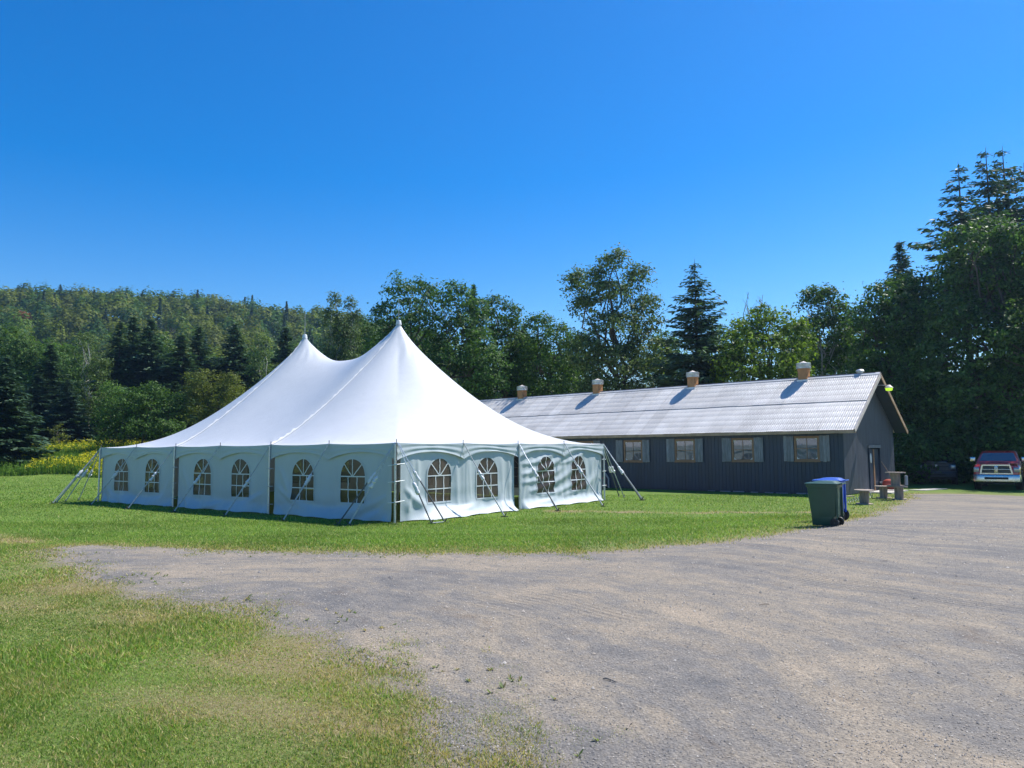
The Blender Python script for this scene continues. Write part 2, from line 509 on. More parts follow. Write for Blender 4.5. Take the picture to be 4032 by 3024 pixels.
def gravelmat():
    m, t, n, b = newmat('gravel')
    p = pos(t)
    # lanes worn by wheels: rings round the inside of the bend
    sub = t.nodes.new('ShaderNodeVectorMath'); sub.operation = 'SUBTRACT'; t.links.new(p, sub.inputs[0]); sub.inputs[1].default_value = (-6.5, 3.0, 0)
    sp = t.nodes.new('ShaderNodeSeparateXYZ'); t.links.new(sub.outputs[0], sp.inputs[0])
    wob = noise(t, 0.22, 3, 0.5, p)
    rad = mth(t, 'POWER', mth(t, 'ADD', mth(t, 'MULTIPLY', sp.outputs[0], sp.outputs[0]), mth(t, 'MULTIPLY', sp.outputs[1], sp.outputs[1])), 0.5)
    ang = mth(t, 'ARCTAN2', sp.outputs[1], sp.outputs[0])
    cmb = t.nodes.new('ShaderNodeCombineXYZ')
    t.links.new(mth(t, 'ADD', rad, mth(t, 'MULTIPLY', wob, 3.0)), cmb.inputs[0]); t.links.new(mth(t, 'MULTIPLY', ang, 2.4), cmb.inputs[1])
    lane = noise(t, 1.15, 5, 0.62, cmb.outputs[0], 0.4)
    patch = noise(t, 0.55, 6, 0.65, p)
    streak = noise(t, 4.2, 6, 0.68, cmb.outputs[0], 0.3)
    mott = noise(t, 2.6, 6, 0.72, p)
    mixf = mth(t, 'ADD', mth(t, 'ADD', mth(t, 'MULTIPLY', lane, 0.30), mth(t, 'MULTIPLY', patch, 0.22)), mth(t, 'ADD', mth(t, 'MULTIPLY', streak, 0.26), mth(t, 'MULTIPLY', mott, 0.22)))
    base = ramp(t, mixf, [(0.41, (0.128, 0.124, 0.122)), (0.475, (0.185, 0.170, 0.153)), (0.525, (0.245, 0.211, 0.167)), (0.60, (0.315, 0.258, 0.192))])
    fine = noise(t, 55, 5, 0.8, p)
    fine2 = noise(t, 150, 3, 0.7, p)
    base = mixc(t, ramp(t, fine, [(0.36, 0.45), (0.52, 0.0)]), base, (0.085, 0.076, 0.070))
    base = mixc(t, ramp(t, fine2, [(0.60, 0.0), (0.75, 0.3)]), base, (0.42, 0.405, 0.39))
    vo = t.nodes.new('ShaderNodeTexVoronoi'); vo.inputs['Scale'].default_value = 45; t.links.new(p, vo.inputs['Vector'])
    sp2 = t.nodes.new('ShaderNodeSeparateColor'); t.links.new(vo.outputs['Color'], sp2.inputs[0])
    base = mixc(t, 1.0, base, mth(t, 'MULTIPLY_ADD', sp2.outputs[0], 0.36, 0.82), 'MULTIPLY')
    dirt = noise(t, 1.9, 4, 0.7, cmb.outputs[0])
    base = mixc(t, ramp(t, dirt, [(0.58, 0.0), (0.70, 0.4)]), base, (0.13, 0.092, 0.062))
    # tyre marks: groups of fine curved lines, only here and there
    wv = mth(t, 'SINE', mth(t, 'MULTIPLY', mth(t, 'ADD', rad, mth(t, 'MULTIPLY', wob, 1.1)), 62.0))
    band = noise(t, 0.9, 2, 0.5, cmb.outputs[0])
    where = noise(t, 0.35, 3, 0.6, p)
    msk = mth(t, 'MULTIPLY', ramp(t, band, [(0.55, 0.0), (0.62, 1.0)]), ramp(t, where, [(0.48, 0.0), (0.6, 1.0)]))
    tread = mth(t, 'MULTIPLY', ramp(t, mth(t, 'MULTIPLY_ADD', wv, 0.5, 0.5), [(0.45, 0.0), (0.7, 1.0)]), msk)
    base = mixc(t, mth(t, 'MULTIPLY', tread, 0.32), base, (0.10, 0.088, 0.078))
    t.links.new(base, b.inputs['Base Color'])
    b.inputs['Roughness'].default_value = 0.92
    b.inputs['Specular IOR Level'].default_value = 0.25
    hgt = mth(t, 'ADD', mth(t, 'MULTIPLY', fine, 0.6), mth(t, 'MULTIPLY', vo.outputs['Distance'], -0.9))
    hgt = mth(t, 'ADD', hgt, mth(t, 'MULTIPLY', lane, 1.3))
    hgt = mth(t, 'SUBTRACT', hgt, mth(t, 'MULTIPLY', tread, 0.6))
    t.links.new(bump(t, hgt, 0.55, 0.02), b.inputs['Normal'])
    return m
M['gravel'] = gravelmat()
def gravel_edge(x, y):
    return sdf(x, y) + 0.10 * wav(x, y, 2.3) + 0.05 * wav(x, y, 7.0, 8) - 0.25
def gravel_sheet(x0, x1, y0, y1, h, name):
    xs = np.arange(x0, x1 + h / 2, h); ys = np.arange(y0, y1 + h / 2, h)
    V, F = sheet(xs, ys)
    s = gravel_edge(V[:, 0], V[:, 1])
    keep = (s[F] < 0).any(1)
    out = s > 0
    e = 0.02
    for _ in range(3):
        gx = (gravel_edge(V[out, 0] + e, V[out, 1]) - gravel_edge(V[out, 0] - e, V[out, 1])) / (2 * e)
        gy = (gravel_edge(V[out, 0], V[out, 1] + e) - gravel_edge(V[out, 0], V[out, 1] - e)) / (2 * e)
        gl = np.maximum(gx * gx + gy * gy, 0.3)
        so = np.clip(gravel_edge(V[out, 0], V[out, 1]), -h, h)
        V[out, 0] -= so * gx / gl; V[out, 1] -= so * gy / gl
    V[:, 2] = terr(V[:, 0], V[:, 1]) - 0.012 + 0.026 * np.clip(-s / 0.5, 0, 1)
    F = F[keep]
    used = np.unique(F); remap = -np.ones(len(V), int); remap[used] = np.arange(len(used))
    return V[used], remap[F]
Va, Fa = gravel_sheet(-30, 24, 2.0, 37, 0.16, 'a')
me = npmesh('gravel_driveway', Va, Fa, False)
tag(link('gravel_driveway', me, M['gravel']), kind='structure')
Vb, Fb = sheet(np.arange(1.2, 33, 2.0), np.arange(-40, 2.6, 2.0), 0.004)
tag(link('gravel_yard', npmesh('gravel_yard', Vb, Fb), M['gravel']), kind='structure')

# hill behind
hx = np.arange(-720, 430, 14.0); hy = np.arange(105, 560, 10.0)
V, F = sheet(hx, hy, -0.1)
V[:, 2] += np.where(V[:, 1] > 400, -(V[:, 1] - 400) * 0.12, 0)
M['forest_floor'] = simple('forest_floor', (0.035, 0.045, 0.02), 0.95, var=0.4, scale=0.2)
tag(link('hill', npmesh('hill', V, F, True), M['forest_floor']), kind='structure')


# ------------------------------------------------------------------ the pole tent
# local frame: x = t along the right-hand (short) side, y = s along the left-hand (long) side
LB, RB, HE, HP = 18.288, 12.192, 2.37, 7.48
TB = 6.096
tent = empty('pole_tent', (-3.4433, 22.7095, 0), 0.9293)
tag(tent, 'large white two-peaked pole tent with arched windows on the lawn', 'tent')
def canopy_z(t, s):
    t = np.asarray(t, float); s = np.asarray(s, float)
    tc, s1, s2 = RB / 2, LB / 3, 2 * LB / 3
    dx = np.abs(t - tc)
    dy = np.where(s < s1, s1 - s, np.where(s > s2, s - s2, 0.0))
    d = np.hypot(dx, dy) + 1e-9
    rr = np.maximum(dx, dy) / TB
    Rb = d / np.maximum(rr, 1e-6)
    p = 1.22 + 0.80 * (Rb / TB - 1) / 0.4142
    r = np.clip(d / np.maximum(Rb, TB), 0, 1)
    horn = 0.07 * np.exp(-d / 0.4)
    g_end = (0.93 * (1 - r) ** p + horn * (1 - r))
    u = np.clip(np.abs((s - LB / 2) / (LB / 6)), 0, 1)
    Rz = 6.08 + 1.40 * u ** 2.5
    v = dx / TB
    eps = 0.13 * (1 - u ** 3)
    v2 = np.clip(np.sqrt(v * v + eps * eps) - eps, 0, 1) / (np.sqrt(1 + eps * eps) - eps)
    w = 0.07 * u ** 8
    g_mid = (1 - w) * (1 - v2) ** 1.22 + w * np.exp(-dx / 0.4) * (1 - v2)
    z_end = HE + (HP - HE) * g_end
    z_mid = HE + (Rz - HE) * g_mid
    return np.where(dy > 0, z_end, z_mid)
def eave_sag(q):
    return -0.035 * (1 - (2 * ((q / 3.048) % 1.0) - 1) ** 2)
N = 60
h = TB / N
tt = np.arange(0, 2 * N + 1) * h; ss = np.arange(0, 3 * N + 1) * h
T, S = np.meshgrid(tt, ss)
Z = canopy_z(T, S)
# small wrinkles gathered below the peaks, and eaves that sag a little between the pins
for cs in (LB / 3, 2 * LB / 3):
    d = np.hypot(T - RB / 2, S - cs); a = np.arctan2(S - cs, T - RB / 2)
    Z += 0.014 * np.exp(-((d - 0.95) / 0.5) ** 2) * np.sin(a * 17 + d * 5) * (0.5 + 0.5 * np.sin(a * 3 + 1))
edge = np.minimum(np.minimum(T, RB - T), np.minimum(S, LB - S))
Z += np.exp(-edge / 0.35) * np.where(np.minimum(T, RB - T) < np.minimum(S, LB - S), eave_sag(S), eave_sag(T))
for (pt, ps) in [(0, 3.048 * k) for k in range(7)] + [(3.048 * k, 0) for k in range(1, 5)] + [(RB, 3.048 * k) for k in range(7)]:
    d = np.hypot(T - pt, S - ps); a = np.arctan2(S - ps, T - pt)
    strong = 1.0 if abs(ps % TB) < 0.01 and abs(pt % TB) < 0.01 else 0.55
    Z += strong * 0.016 * np.exp(-d / 0.55) * np.clip(d / 0.3, 0, 1) * np.sin(a * 10 + ps * 3 + pt)
V = np.stack([T.ravel(), S.ravel(), Z.ravel()], 1)
nx, ny = len(tt), len(ss)
F = []
for j in range(ny - 1):
    for i in range(nx - 1):
        a, b, c, d = j * nx + i, j * nx + i + 1, (j + 1) * nx + i + 1, (j + 1) * nx + i
        fl = (j < N) == (i < N)
        if N <= j < 2 * N: fl = (i < N)
        if fl: F += [(a, b, c), (a, c, d)]
        else: F += [(a, b, d), (b, c, d)]
me = npmesh('canopy', V, np.array(F), True)
me.set_sharp_from_angle(angle=R(22))
canopy = link('canopy', me, M['canopy'], tent)
# lacing seams between the three canopy sections
for sc in (LB / 3, 2 * LB / 3):
    for sg in (-1, 1):
        mb = MB()
        k = 46; pts = []
        rnd = random.Random(int(sc * 10) + sg)
        V, F = [], []
        for i in range(k + 1):
            f = i / k
            t = RB / 2 + sg * (0.12 + f * (TB - 0.12))
            z = float(canopy_z(t, sc))
            w = 0.03 + 0.025 * rnd.random()
            lift = 0.03 + 0.07 * rnd.random() * (1 if i % 2 else 0.2)
            V += [(t, sc - w, float(canopy_z(t, sc - w)) + 0.012), (t, sc, z + lift + 0.012), (t, sc + w, float(canopy_z(t, sc + w)) + 0.012)]
        for i in range(k):
            F += [(3 * i, 3 * i + 1, 3 * i + 4, 3 * i + 3), (3 * i + 1, 3 * i + 2, 3 * i + 5, 3 * i + 4)]
        mb.add(V, F)
        mb.build('lacing_seam', M['canopy'], canopy)
for sc in (LB / 3, 2 * LB / 3):
    mb = MB().lathe([(0.0, HP + 0.02), (0.085, HP + 0.02), (0.098, HP), (0.106, HP - 0.08), (0.125, HP - 0.16)], 20, Matrix.Translation((RB / 2, sc, 0.02)))
    mb.build('peak_collar', M['canopy'], tent)
    pole = MB().tube([(RB / 2, sc, 0), (RB / 2, sc, HP + 0.05)], 0.05, 12).build('centre_pole', M['alu'], tent)
    MB().tube([(RB / 2, sc, HP), (RB / 2, sc, HP + 0.5), (RB / 2, sc, HP + 1.05)], [0.014, 0.012, 0.009], 6).build('spike', M['webbing'], pole)

# side frames: (origin, along, outward, length)
SIDES = {'L': (Vector((0, 0, 0)), Vector((0, 1, 0)), Vector((-1, 0, 0)), LB),
         'R': (Vector((0, 0, 0)), Vector((1, 0, 0)), Vector((0, -1, 0)), RB),
         'BL': (Vector((RB, 0, 0)), Vector((0, 1, 0)), Vector((1, 0, 0)), LB),
         'BR': (Vector((0, LB, 0)), Vector((1, 0, 0)), Vector((0, 1, 0)), RB)}
WZB, WZS, WZT, WHW = 0.51, 1.34, 1.90, 0.575
def in_win(a, z, c, g=0.0):
    hw = WHW + g
    x = (a - c) / hw
    low = (np.abs(x) < 1) & (z > WZB - g) & (z <= WZS)
    arch = (z > WZS) & (x * x + ((z - WZS) / (WZT - WZS + g)) ** 2 < 1)
    return low | arch
def ridges(a, z, L):
    o = 0.0
    for (x0, z0, x1, z1, w, amp) in L:
        ex, ez = x1 - x0, z1 - z0
        q = np.clip(((a - x0) * ex + (z - z0) * ez) / (ex * ex + ez * ez), 0, 1)
        bow = 0.10 * math.hypot(ex, ez) * 4 * q * (1 - q)
        d = np.hypot(a - x0 - ex * q, z - z0 - ez * q + bow * 0.5)
        o = o + amp * np.exp(-(d / (w * (0.6 + 0.8 * q))) ** 2) * np.sin(np.pi * np.clip(0.12 + 0.76 * q, 0, 1))
    return o * 0.8
RID = {('R', 1): [(6.3, 1.62, 8.6, 2.05, 0.10, 0.07), (6.3, 1.25, 9.7, 2.1, 0.12, 0.09), (6.4, 0.95, 9.2, 1.5, 0.11, 0.08), (6.9, 0.62, 10.4, 1.62, 0.13, 0.09), (7.6, 0.42, 10.8, 1.15, 0.12, 0.08), (9.0, 0.35, 11.6, 1.05, 0.13, 0.08), (8.9, 1.6, 10.9, 2.15, 0.10, 0.06), (10.8, 0.3, 11.5, 1.9, 0.10, 0.07), (11.75, 0.2, 11.9, 1.9, 0.09, 0.06), (6.35, 0.2, 6.6, 1.2, 0.10, 0.06), (9.1, 0.15, 9.0, 2.0, 0.05, -0.04), (7.2, 0.2, 8.9, 0.45, 0.08, 0.05)],
       ('R', 0): [(0.55, 0.35, 0.75, 2.0, 0.10, 0.06), (1.0, 0.9, 0.95, 2.1, 0.09, 0.05), (0.45, 0.95, 1.6, 0.25, 0.15, 0.10), (2.85, 0.2, 2.75, 1.9, 0.10, 0.05), (3.15, 0.15, 3.2, 2.0, 0.09, 0.05), (3.5, 0.6, 3.35, 2.0, 0.08, 0.04), (5.3, 0.2, 5.15, 1.9, 0.12, 0.06), (5.65, 0.3, 5.6, 2.0, 0.08, 0.06), (2.6, 0.25, 3.9, 0.42, 0.08, 0.05), (4.9, 0.1, 5.3, 0.55, 0.14, 0.12), (1.6, 0.35, 2.6, 0.28, 0.07, 0.04)],
       ('L', 0): [(0.5, 0.75, 2.4, 0.18, 0.14, 0.08), (5.6, 1.5, 4.6, 0.25, 0.16, 0.07), (5.7, 0.9, 3.4, 0.12, 0.14, 0.08), (2.4, 0.3, 3.6, 0.12, 0.10, 0.06), (0.8, 0.25, 1.4, 0.10, 0.10, 0.06)],
       ('L', 1): [(6.6, 0.7, 8.2, 0.2, 0.13, 0.07), (11.7, 1.4, 10.9, 0.3, 0.15, 0.05), (9.0, 0.32, 10.6, 0.12, 0.10, 0.06), (11.8, 0.5, 10.6, 0.12, 0.11, 0.06)],
       ('L', 2): [(13.0, 0.4, 15.0, 0.15, 0.12, 0.05), (17.6, 0.5, 16.0, 0.15, 0.12, 0.05), (12.6, 1.2, 13.2, 0.3, 0.12, 0.04)]}
def make_disp(side, k, a0, a1):
    r = np.random.default_rng(hash((ord(side[0]), ord(side[-1]), k)) % 9999)
    ph = r.uniform(0, 6.28, 8)
    def f(a, z):
        a = np.asarray(a, float); z = np.asarray(z, float)
        x = (a - a0) / (a1 - a0)
        hang = np.clip((2.3 - z) / 2.3, 0, 1)
        o = 0.0
        if side == 'R' and k == 1:
            # slanting, heavily creased panel
            q = z * 1.15 - (a - a0) * 0.42 + 0.13 * np.sin(a * 1.7 + ph[0])
            o = 0.012 * np.sin(q * 7.3 + ph[1] + 1.1 * np.sin(a * 1.3 + ph[2]) + 0.8 * np.sin(z * 2.9 + a * 0.6)) * (0.65 + 0.35 * np.sin(a * 2.3 + z * 3 + ph[5])) * (0.35 + 0.65 * np.sin(np.pi * x) ** 0.6) * np.clip(hang * 2.5, 0, 1)
            o = o + ridges(a, z, RID[('R', 1)])
            o = o + 0.006 * np.sin(a * 15 + z * 2 + ph[4])
            o = o + 0.30 * np.clip((0.38 - z) / 0.38, 0, 1) ** 1.6
        elif side == 'R':
            o = 0.018 * np.sin(a * 4.2 + 0.8 * np.sin(z * 2 + ph[0]) + ph[1]) * (0.3 + hang) + ridges(a, z, RID[('R', 0)])
            o = o + 0.008 * np.sin(a * 11 + 1.2 * z + ph[2]) * np.clip(hang * 1.4, 0, 1)
            q = z - 0.32 * (a - a0 - 2.2) ** 2 * 0.25
            o = o + 0.025 * np.sin(q * 8 + ph[3]) * np.clip((1.1 - z), 0, 1)
            o = o + (0.42 + 0.12 * np.sin(a * 1.6 + ph[5])) * np.clip((0.42 - z) / 0.42, 0, 1) ** 1.7 * np.clip((x - 0.04) * 8, 0, 1)
            o = o - 0.05 * np.exp(-((a - a0 - 2.95) / 0.05) ** 2) * 0.4
        else:
            o = 0.028 * np.sin(a * 2.1 + ph[0]) * hang + 0.014 * np.sin(a * 6.3 + 0.7 * z + ph[1])
            q = z - 0.16 * (a - (a0 + a1) / 2 - 0.6 * np.sin(ph[2])) ** 2
            o = o + 0.045 * np.sin(q * 7.5 + ph[3]) * np.clip((0.85 - z) / 0.85, 0, 1)
            o = o + (0.16 + 0.07 * np.sin(a * 1.9 + ph[4])) * np.clip((0.4 - z) / 0.4, 0, 1) ** 1.5
            o = o + 0.006 * np.sin(a * 17 + ph[5]) * hang
            if (side, k) in RID: o = o + ridges(a, z, RID[(side, k)])
        fl = np.minimum(x, 1 - x)
        return -0.05 + np.asarray(o) * np.clip(fl * 22, 0.15, 1)
    return f
def panel(side, k, a0, a1, wins, cell=0.04):
    O, A, Nn, L_ = SIDES[side]
    f = make_disp(side, k, a0, a1)
    na = int(round((a1 - a0) / cell)); nz = int(round(2.27 / cell))
    aa = np.linspace(a0, a1, na + 1); zz = np.linspace(0.015, 2.31, nz + 1)
    AA, ZZ = np.meshgrid(aa, zz)
    lowedge = 0.03 * np.sin(AA * 2.3 + k) * (ZZ < 0.05)
    def place(a, z, extra=0.0):
        off = f(a, z) + extra
        base = np.array(O)[None, :] + np.outer(np.ravel(a), np.array(A)) + np.outer(np.ravel(off), np.array(Nn))
        base[:, 2] = np.ravel(z)
        return base
    V = place(AA, ZZ + np.abs(lowedge))
    i = np.arange(na)[None, :] + np.arange(nz)[:, None] * (na + 1)
    F = np.stack([i, i + 1, i + na + 2, i + na + 1], -1).reshape(-1, 4)
    ca = (AA[:-1, :-1] + AA[1:, 1:]).ravel() / 2; cz = (ZZ[:-1, :-1] + ZZ[1:, 1:]).ravel() / 2
    inside = np.zeros(len(F), bool)
    for c in wins: inside |= in_win(ca, cz, c)
    me = npmesh('sidewall', V, F[~inside], True)
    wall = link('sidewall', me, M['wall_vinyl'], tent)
    for c in wins:
        # welt round the film, then the film, then its white bars
        out = [(c - WHW, z) for z in np.linspace(WZB, WZS, 14)] + [(c - WHW * math.cos(q), WZS + (WZT - WZS) * math.sin(q)) for q in np.linspace(0, math.pi, 25)[1:-1]] + [(c + WHW, z) for z in np.linspace(WZS, WZB, 14)]
        out += [(x, WZB) for x in np.linspace(c + WHW, c - WHW, 16)[1:-1]]
        cen = np.array([c, 1.2])
        P = np.array(out)
        dirn = P - cen; dirn /= np.linalg.norm(dirn, axis=1)[:, None]
        Pi, Po = P - dirn * 0.022, P + dirn * 0.035
        Vw = np.concatenate([place(Pi[:, 0], Pi[:, 1], 0.012), place(Po[:, 0], Po[:, 1], 0.012)])
        n = len(P); j = np.arange(n)
        Fw = np.stack([j, (j + 1) % n, (j + 1) % n + n, j + n], 1)
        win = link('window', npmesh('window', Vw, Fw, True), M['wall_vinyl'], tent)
        sel = in_win(ca, cz, c, 0.045)
        used = np.unique(F[sel]); rm = np.zeros(len(V), int); rm[used] = np.arange(len(used))
        Vp = V[used] - np.array(Nn)[None, :] * 0.006
        link('pane', npmesh('pane', Vp, rm[F[sel]], True), M['film'], win)
        def bar(a_, z_, a2, z2, w=0.017):
            n_ = 14
            q = np.linspace(0, 1, n_)
            ax = a_ + (a2 - a_) * q; zx = z_ + (z2 - z_) * q
            d = np.array([a2 - a_, z2 - z_]); d = d / np.linalg.norm(d); nn = np.array([-d[1], d[0]]) * w
            wob = 0.006 * np.sin(q * 19 + a_ * 7)
            Vm = np.concatenate([place(ax + nn[0] + wob * abs(d[1]), zx + nn[1], 0.008), place(ax - nn[0] + wob * abs(d[1]), zx - nn[1], 0.008)])
            j = np.arange(n_ - 1)
            Fm = np.stack([j, j + 1, j + 1 + n_, j + n_], 1)
            link('muntin', npmesh('muntin', Vm, Fm, True), M['bar_vinyl'], win)
        bar(c - WHW, WZS, c + WHW, WZS); bar(c - WHW, 0.93, c + WHW, 0.93)
        for e in (-0.19, 0.19): bar(c + e, WZB, c + e, WZS - 0.02)
        bar(c, WZS + 0.02, c, WZT)
        for sg in (-1, 1): bar(c + sg * 0.03, WZS + 0.02, c + sg * WHW * 0.70, WZS + (WZT - WZS) * 0.70)
    return wall
panel('L', 0, 0.24, 5.92, (1.97, 4.39))
panel('L', 1, 6.20, 12.02, (7.92, 10.32))
panel('L', 2, 12.30, 18.15, (13.99, 16.49))
panel('R', 0, 0.22, 5.90, (1.95, 4.36))
panel('R', 1, 6.25, 12.05, (7.88, 10.22))
for k in range(3): panel('BL', k, TB * k + 0.05, TB * (k + 1) - 0.05, (TB * k + 1.9, TB * k + 4.3), 0.08)
for k in range(2): panel('BR', k, TB * k + 0.05, TB * (k + 1) - 0.05, (TB * k + 1.9, TB * k + 4.3), 0.08)

# scalloped valance, one strip for each half bay
for side in SIDES:
    O, A, Nn, L_ = SIDES[side]
    for b in range(int(round(L_ / 3.048))):
        n_, m_ = 40, 10
        q = np.linspace(0, 1, n_ + 1); w = np.linspace(0, 1, m_ + 1)
        Q, Wd = np.meshgrid(q, w)
        a = 3.048 * (b + Q)
        zb = 1.85 + 0.25 * (1 - (2 * Q - 1) ** 2) ** 0.85
        ztop = HE + eave_sag(a) + 0.004
        z = ztop + (zb - ztop) * Wd
        lit = side in ('R', 'BR')
        off = (0.022 if lit else 0.012) + (0.011 if lit else 0.004) * np.sin(Wd * 13 + np.sin(Q * 3.1 * (1 + b % 2)) * 1.5 + b) * np.clip(Wd * 4, 0, 1)
        off += 0.02 * np.sin(Q * 23 + b * 2) * (1 - np.abs(2 * Q - 1)) * Wd * (0.3 if not lit else 0.6)
        off += (0.015 if lit else 0.006) * Wd * (np.abs(2 * Q - 1) ** 4)
        V = np.array(O)[None, :] + np.outer(a.ravel(), np.array(A)) + np.outer(off.ravel(), np.array(Nn))
        V[:, 2] = z.ravel()
        i = np.arange(n_)[None, :] + np.arange(m_)[:, None] * (n_ + 1)
        F = np.stack([i, i + 1, i + n_ + 2, i + n_ + 1], -1).reshape(-1, 4)
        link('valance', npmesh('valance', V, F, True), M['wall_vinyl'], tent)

# side poles with base plates, eave pins
def side_pole(x, y):
    p = MB().tube([(x, y, 0.0), (x, y, HE - 0.04)], 0.035, 10).build('side_pole', M['alu'], tent)
    MB().box(x - 0.09, x + 0.09, y - 0.09, y + 0.09, 0.0, 0.015).build('base_plate', M['iron'], p)
for k in range(4):
    for x in (-0.05, RB + 0.05): side_pole(x, min(max(LB * k / 3, -0.05), LB + 0.05))
for y in (-0.05, LB + 0.05): side_pole(RB / 2, y)
for k in range(7):
    for x in (0, RB):
        MB().tube([(x, 3.048 * k, HE), (x, 3.048 * k, HE + 0.11)], 0.013, 6).build('eave_pin', M['iron'], tent)
for k in (1, 2, 3):
    for y in (0, LB):
        MB().tube([(3.048 * k, y, HE), (3.048 * k, y, HE + 0.11)], 0.013, 6).build('eave_pin', M['iron'], tent)
# lacing straps across the open corners
for z in (0.62, 1.22, 1.72):
    MB().tube([(-0.09, 0.26, z - 0.03), (-0.10, -0.07, z), (0.24, -0.10, z + 0.03)], 0.016, 6).build('corner_strap', M['bar_vinyl'], tent)
    MB().tube([(RB - 0.2, -0.04, z), (RB + 0.09, -0.07, z)], 0.014, 6).build('corner_strap', M['bar_vinyl'], tent)
for y0 in (6.06, 12.16):
    for z in (0.35, 0.95, 1.55):
        MB().tube([(-0.05, y0 - 0.2, z), (-0.11, y0, z), (-0.05, y0 + 0.2, z)], 0.012, 6).build('corner_strap', M['webbing'], tent)

# guys: strap, white sleeve over the ratchet, stake
TM = Matrix.Translation((-3.4433, 22.7095, 0)) @ Matrix.Rotation(0.9293, 4, 'Z')
TMi = TM.inverted()
def guy(a, b, dark=False, sl=0.5, seed=0, fat=1.0):
    rd = random.Random(seed)
    a, b = Vector(a), Vector(b)
    m0 = a.lerp(b, sl); d = (b - a).normalized()
    mw = M['dark_webbing'] if dark else M['webbing']
    g = MB().tube([a, a.lerp(b, sl * 0.5) - Vector((0, 0, 0.02)), m0], 0.017 * fat, 6).build('guy_line', M['webbing'] if not dark else M['alu'], tent)
    MB().tube([m0, b + Vector((0, 0, 0.05))], 0.024 * fat, 6).build('strap', mw, g)
    L_ = 0.38; mb = MB()
    n = 9; pts = [m0 + d * (L_ * (i / (n - 1) - 0.5)) + Vector((rd.uniform(-1, 1), rd.uniform(-1, 1), 0)) * 0.012 - Vector((0, 0, 0.03)) for i in range(n)]
    rad = [0.022, 0.04, 0.055, 0.044, 0.058, 0.048, 0.056, 0.06, 0.058]
    mb.tube(pts, [r * rd.uniform(0.75, 1.25) for r in rad], 9)
    mb.build('sleeve', M['sleeve'], g)
    s = d.copy(); s.z = 0; s.normalize()
    st = MB().tube([b + Vector((0, 0, -0.05)) - s * 0.02, b + Vector((0, 0, 0.13)) + s * 0.07], 0.018, 6)
    st.tube([b - s * 0.10 + Vector((0, 0, 0.02)), b + s * 0.14 + Vector((0, 0, 0.015))], 0.016, 6)
    st.build('stake', M['iron'], g)
LG = [(3.048, (3.40, -1.43), 0.46), (6.096, (6.68, -1.30), 0.52), (9.144, (9.76, -1.35), 0.5), (12.192, (12.65, -1.55), 0.47), (15.24, (16.19, -1.28), 0.46)]
for i, (s, (bs, bt), sl) in enumerate(LG): guy((-0.03, s, HE), (bt, bs, 0), False, sl, i)
guy((-0.04, 0.02, HE), (-1.31, 1.01, 0), True, 0.42, 11); guy((-0.04, 0.02, HE), (-1.16, 0.72, 0), False, 0.47, 12)
guy((0.0, -0.04, HE), (0.43, -1.0, 0), True, 0.55, 13); guy((0.02, -0.04, HE), (0.90, -1.1, 0), True, 0.40, 14)
MB().tube([TMi @ Vector((-2.39, 22.46, 0.03)), TMi @ Vector((-2.03, 22.74, 0.03))], 0.014, 6).build('stake_bar', M['webbing'], tent)
RG = [(3.048, (3.40, -1.41), False, 0.42), (6.096, (6.26, -1.56), True, 0.43), (9.144, (8.95, -1.80), False, 0.4)]
for i, (t, (bt, bs), dk, sl) in enumerate(RG): guy((t, -0.03, HE), (bt, bs, 0), dk, sl, 20 + i)
for i, (bt, bs, y) in enumerate([(13.35, -1.18, 0.0), (12.75, -1.45, 0.0), (14.2, 0.15, 0.0), (14.6, 0.62, 0.05), (14.0, 3.2, 3.048), (14.0, 6.2, 6.096), (14.0, 9.3, 9.144), (14.0, 12.3, 12.192), (14.0, 15.3, 15.24)]):
    guy((RB + 0.03, y, HE), (bt, bs, 0), i % 2 == 1, 0.45, 30 + i)
for i, (bt, bs, x) in enumerate([(-1.75, 18.6, 0.0), (-1.45, 19.0, 0.0), (-0.72, 19.8, 0.0), (-0.1, 20.0, 0.02), (3.1, 20.0, 3.048), (6.2, 20.0, 6.096), (9.2, 20.0, 9.144), (12.6, 19.9, RB), (13.6, 19.2, RB)]):
    guy((x, LB + 0.03, HE), (bt, bs, 0), False, 0.46, 50 + i)

# ------------------------------------------------------------------ the barn
# local frame: x = across (front wall at x=0), y = along its length away from the near gable (y=0)
BW, BL, EO, RO = 7.48, 34.0, 0.292, 0.625
RIDGE, EAVE = 5.724, 2.955
SL = (RIDGE - EAVE) / (BW / 2 + EO)
barn = empty('barn', (14.8405, 34.366, 0), 0.8303)
tag(barn, 'long dark blue barn with pale metal roof and shuttered windows', 'barn')
def roof_z(x): return EAVE + (min(x, BW - x) + EO) * SL
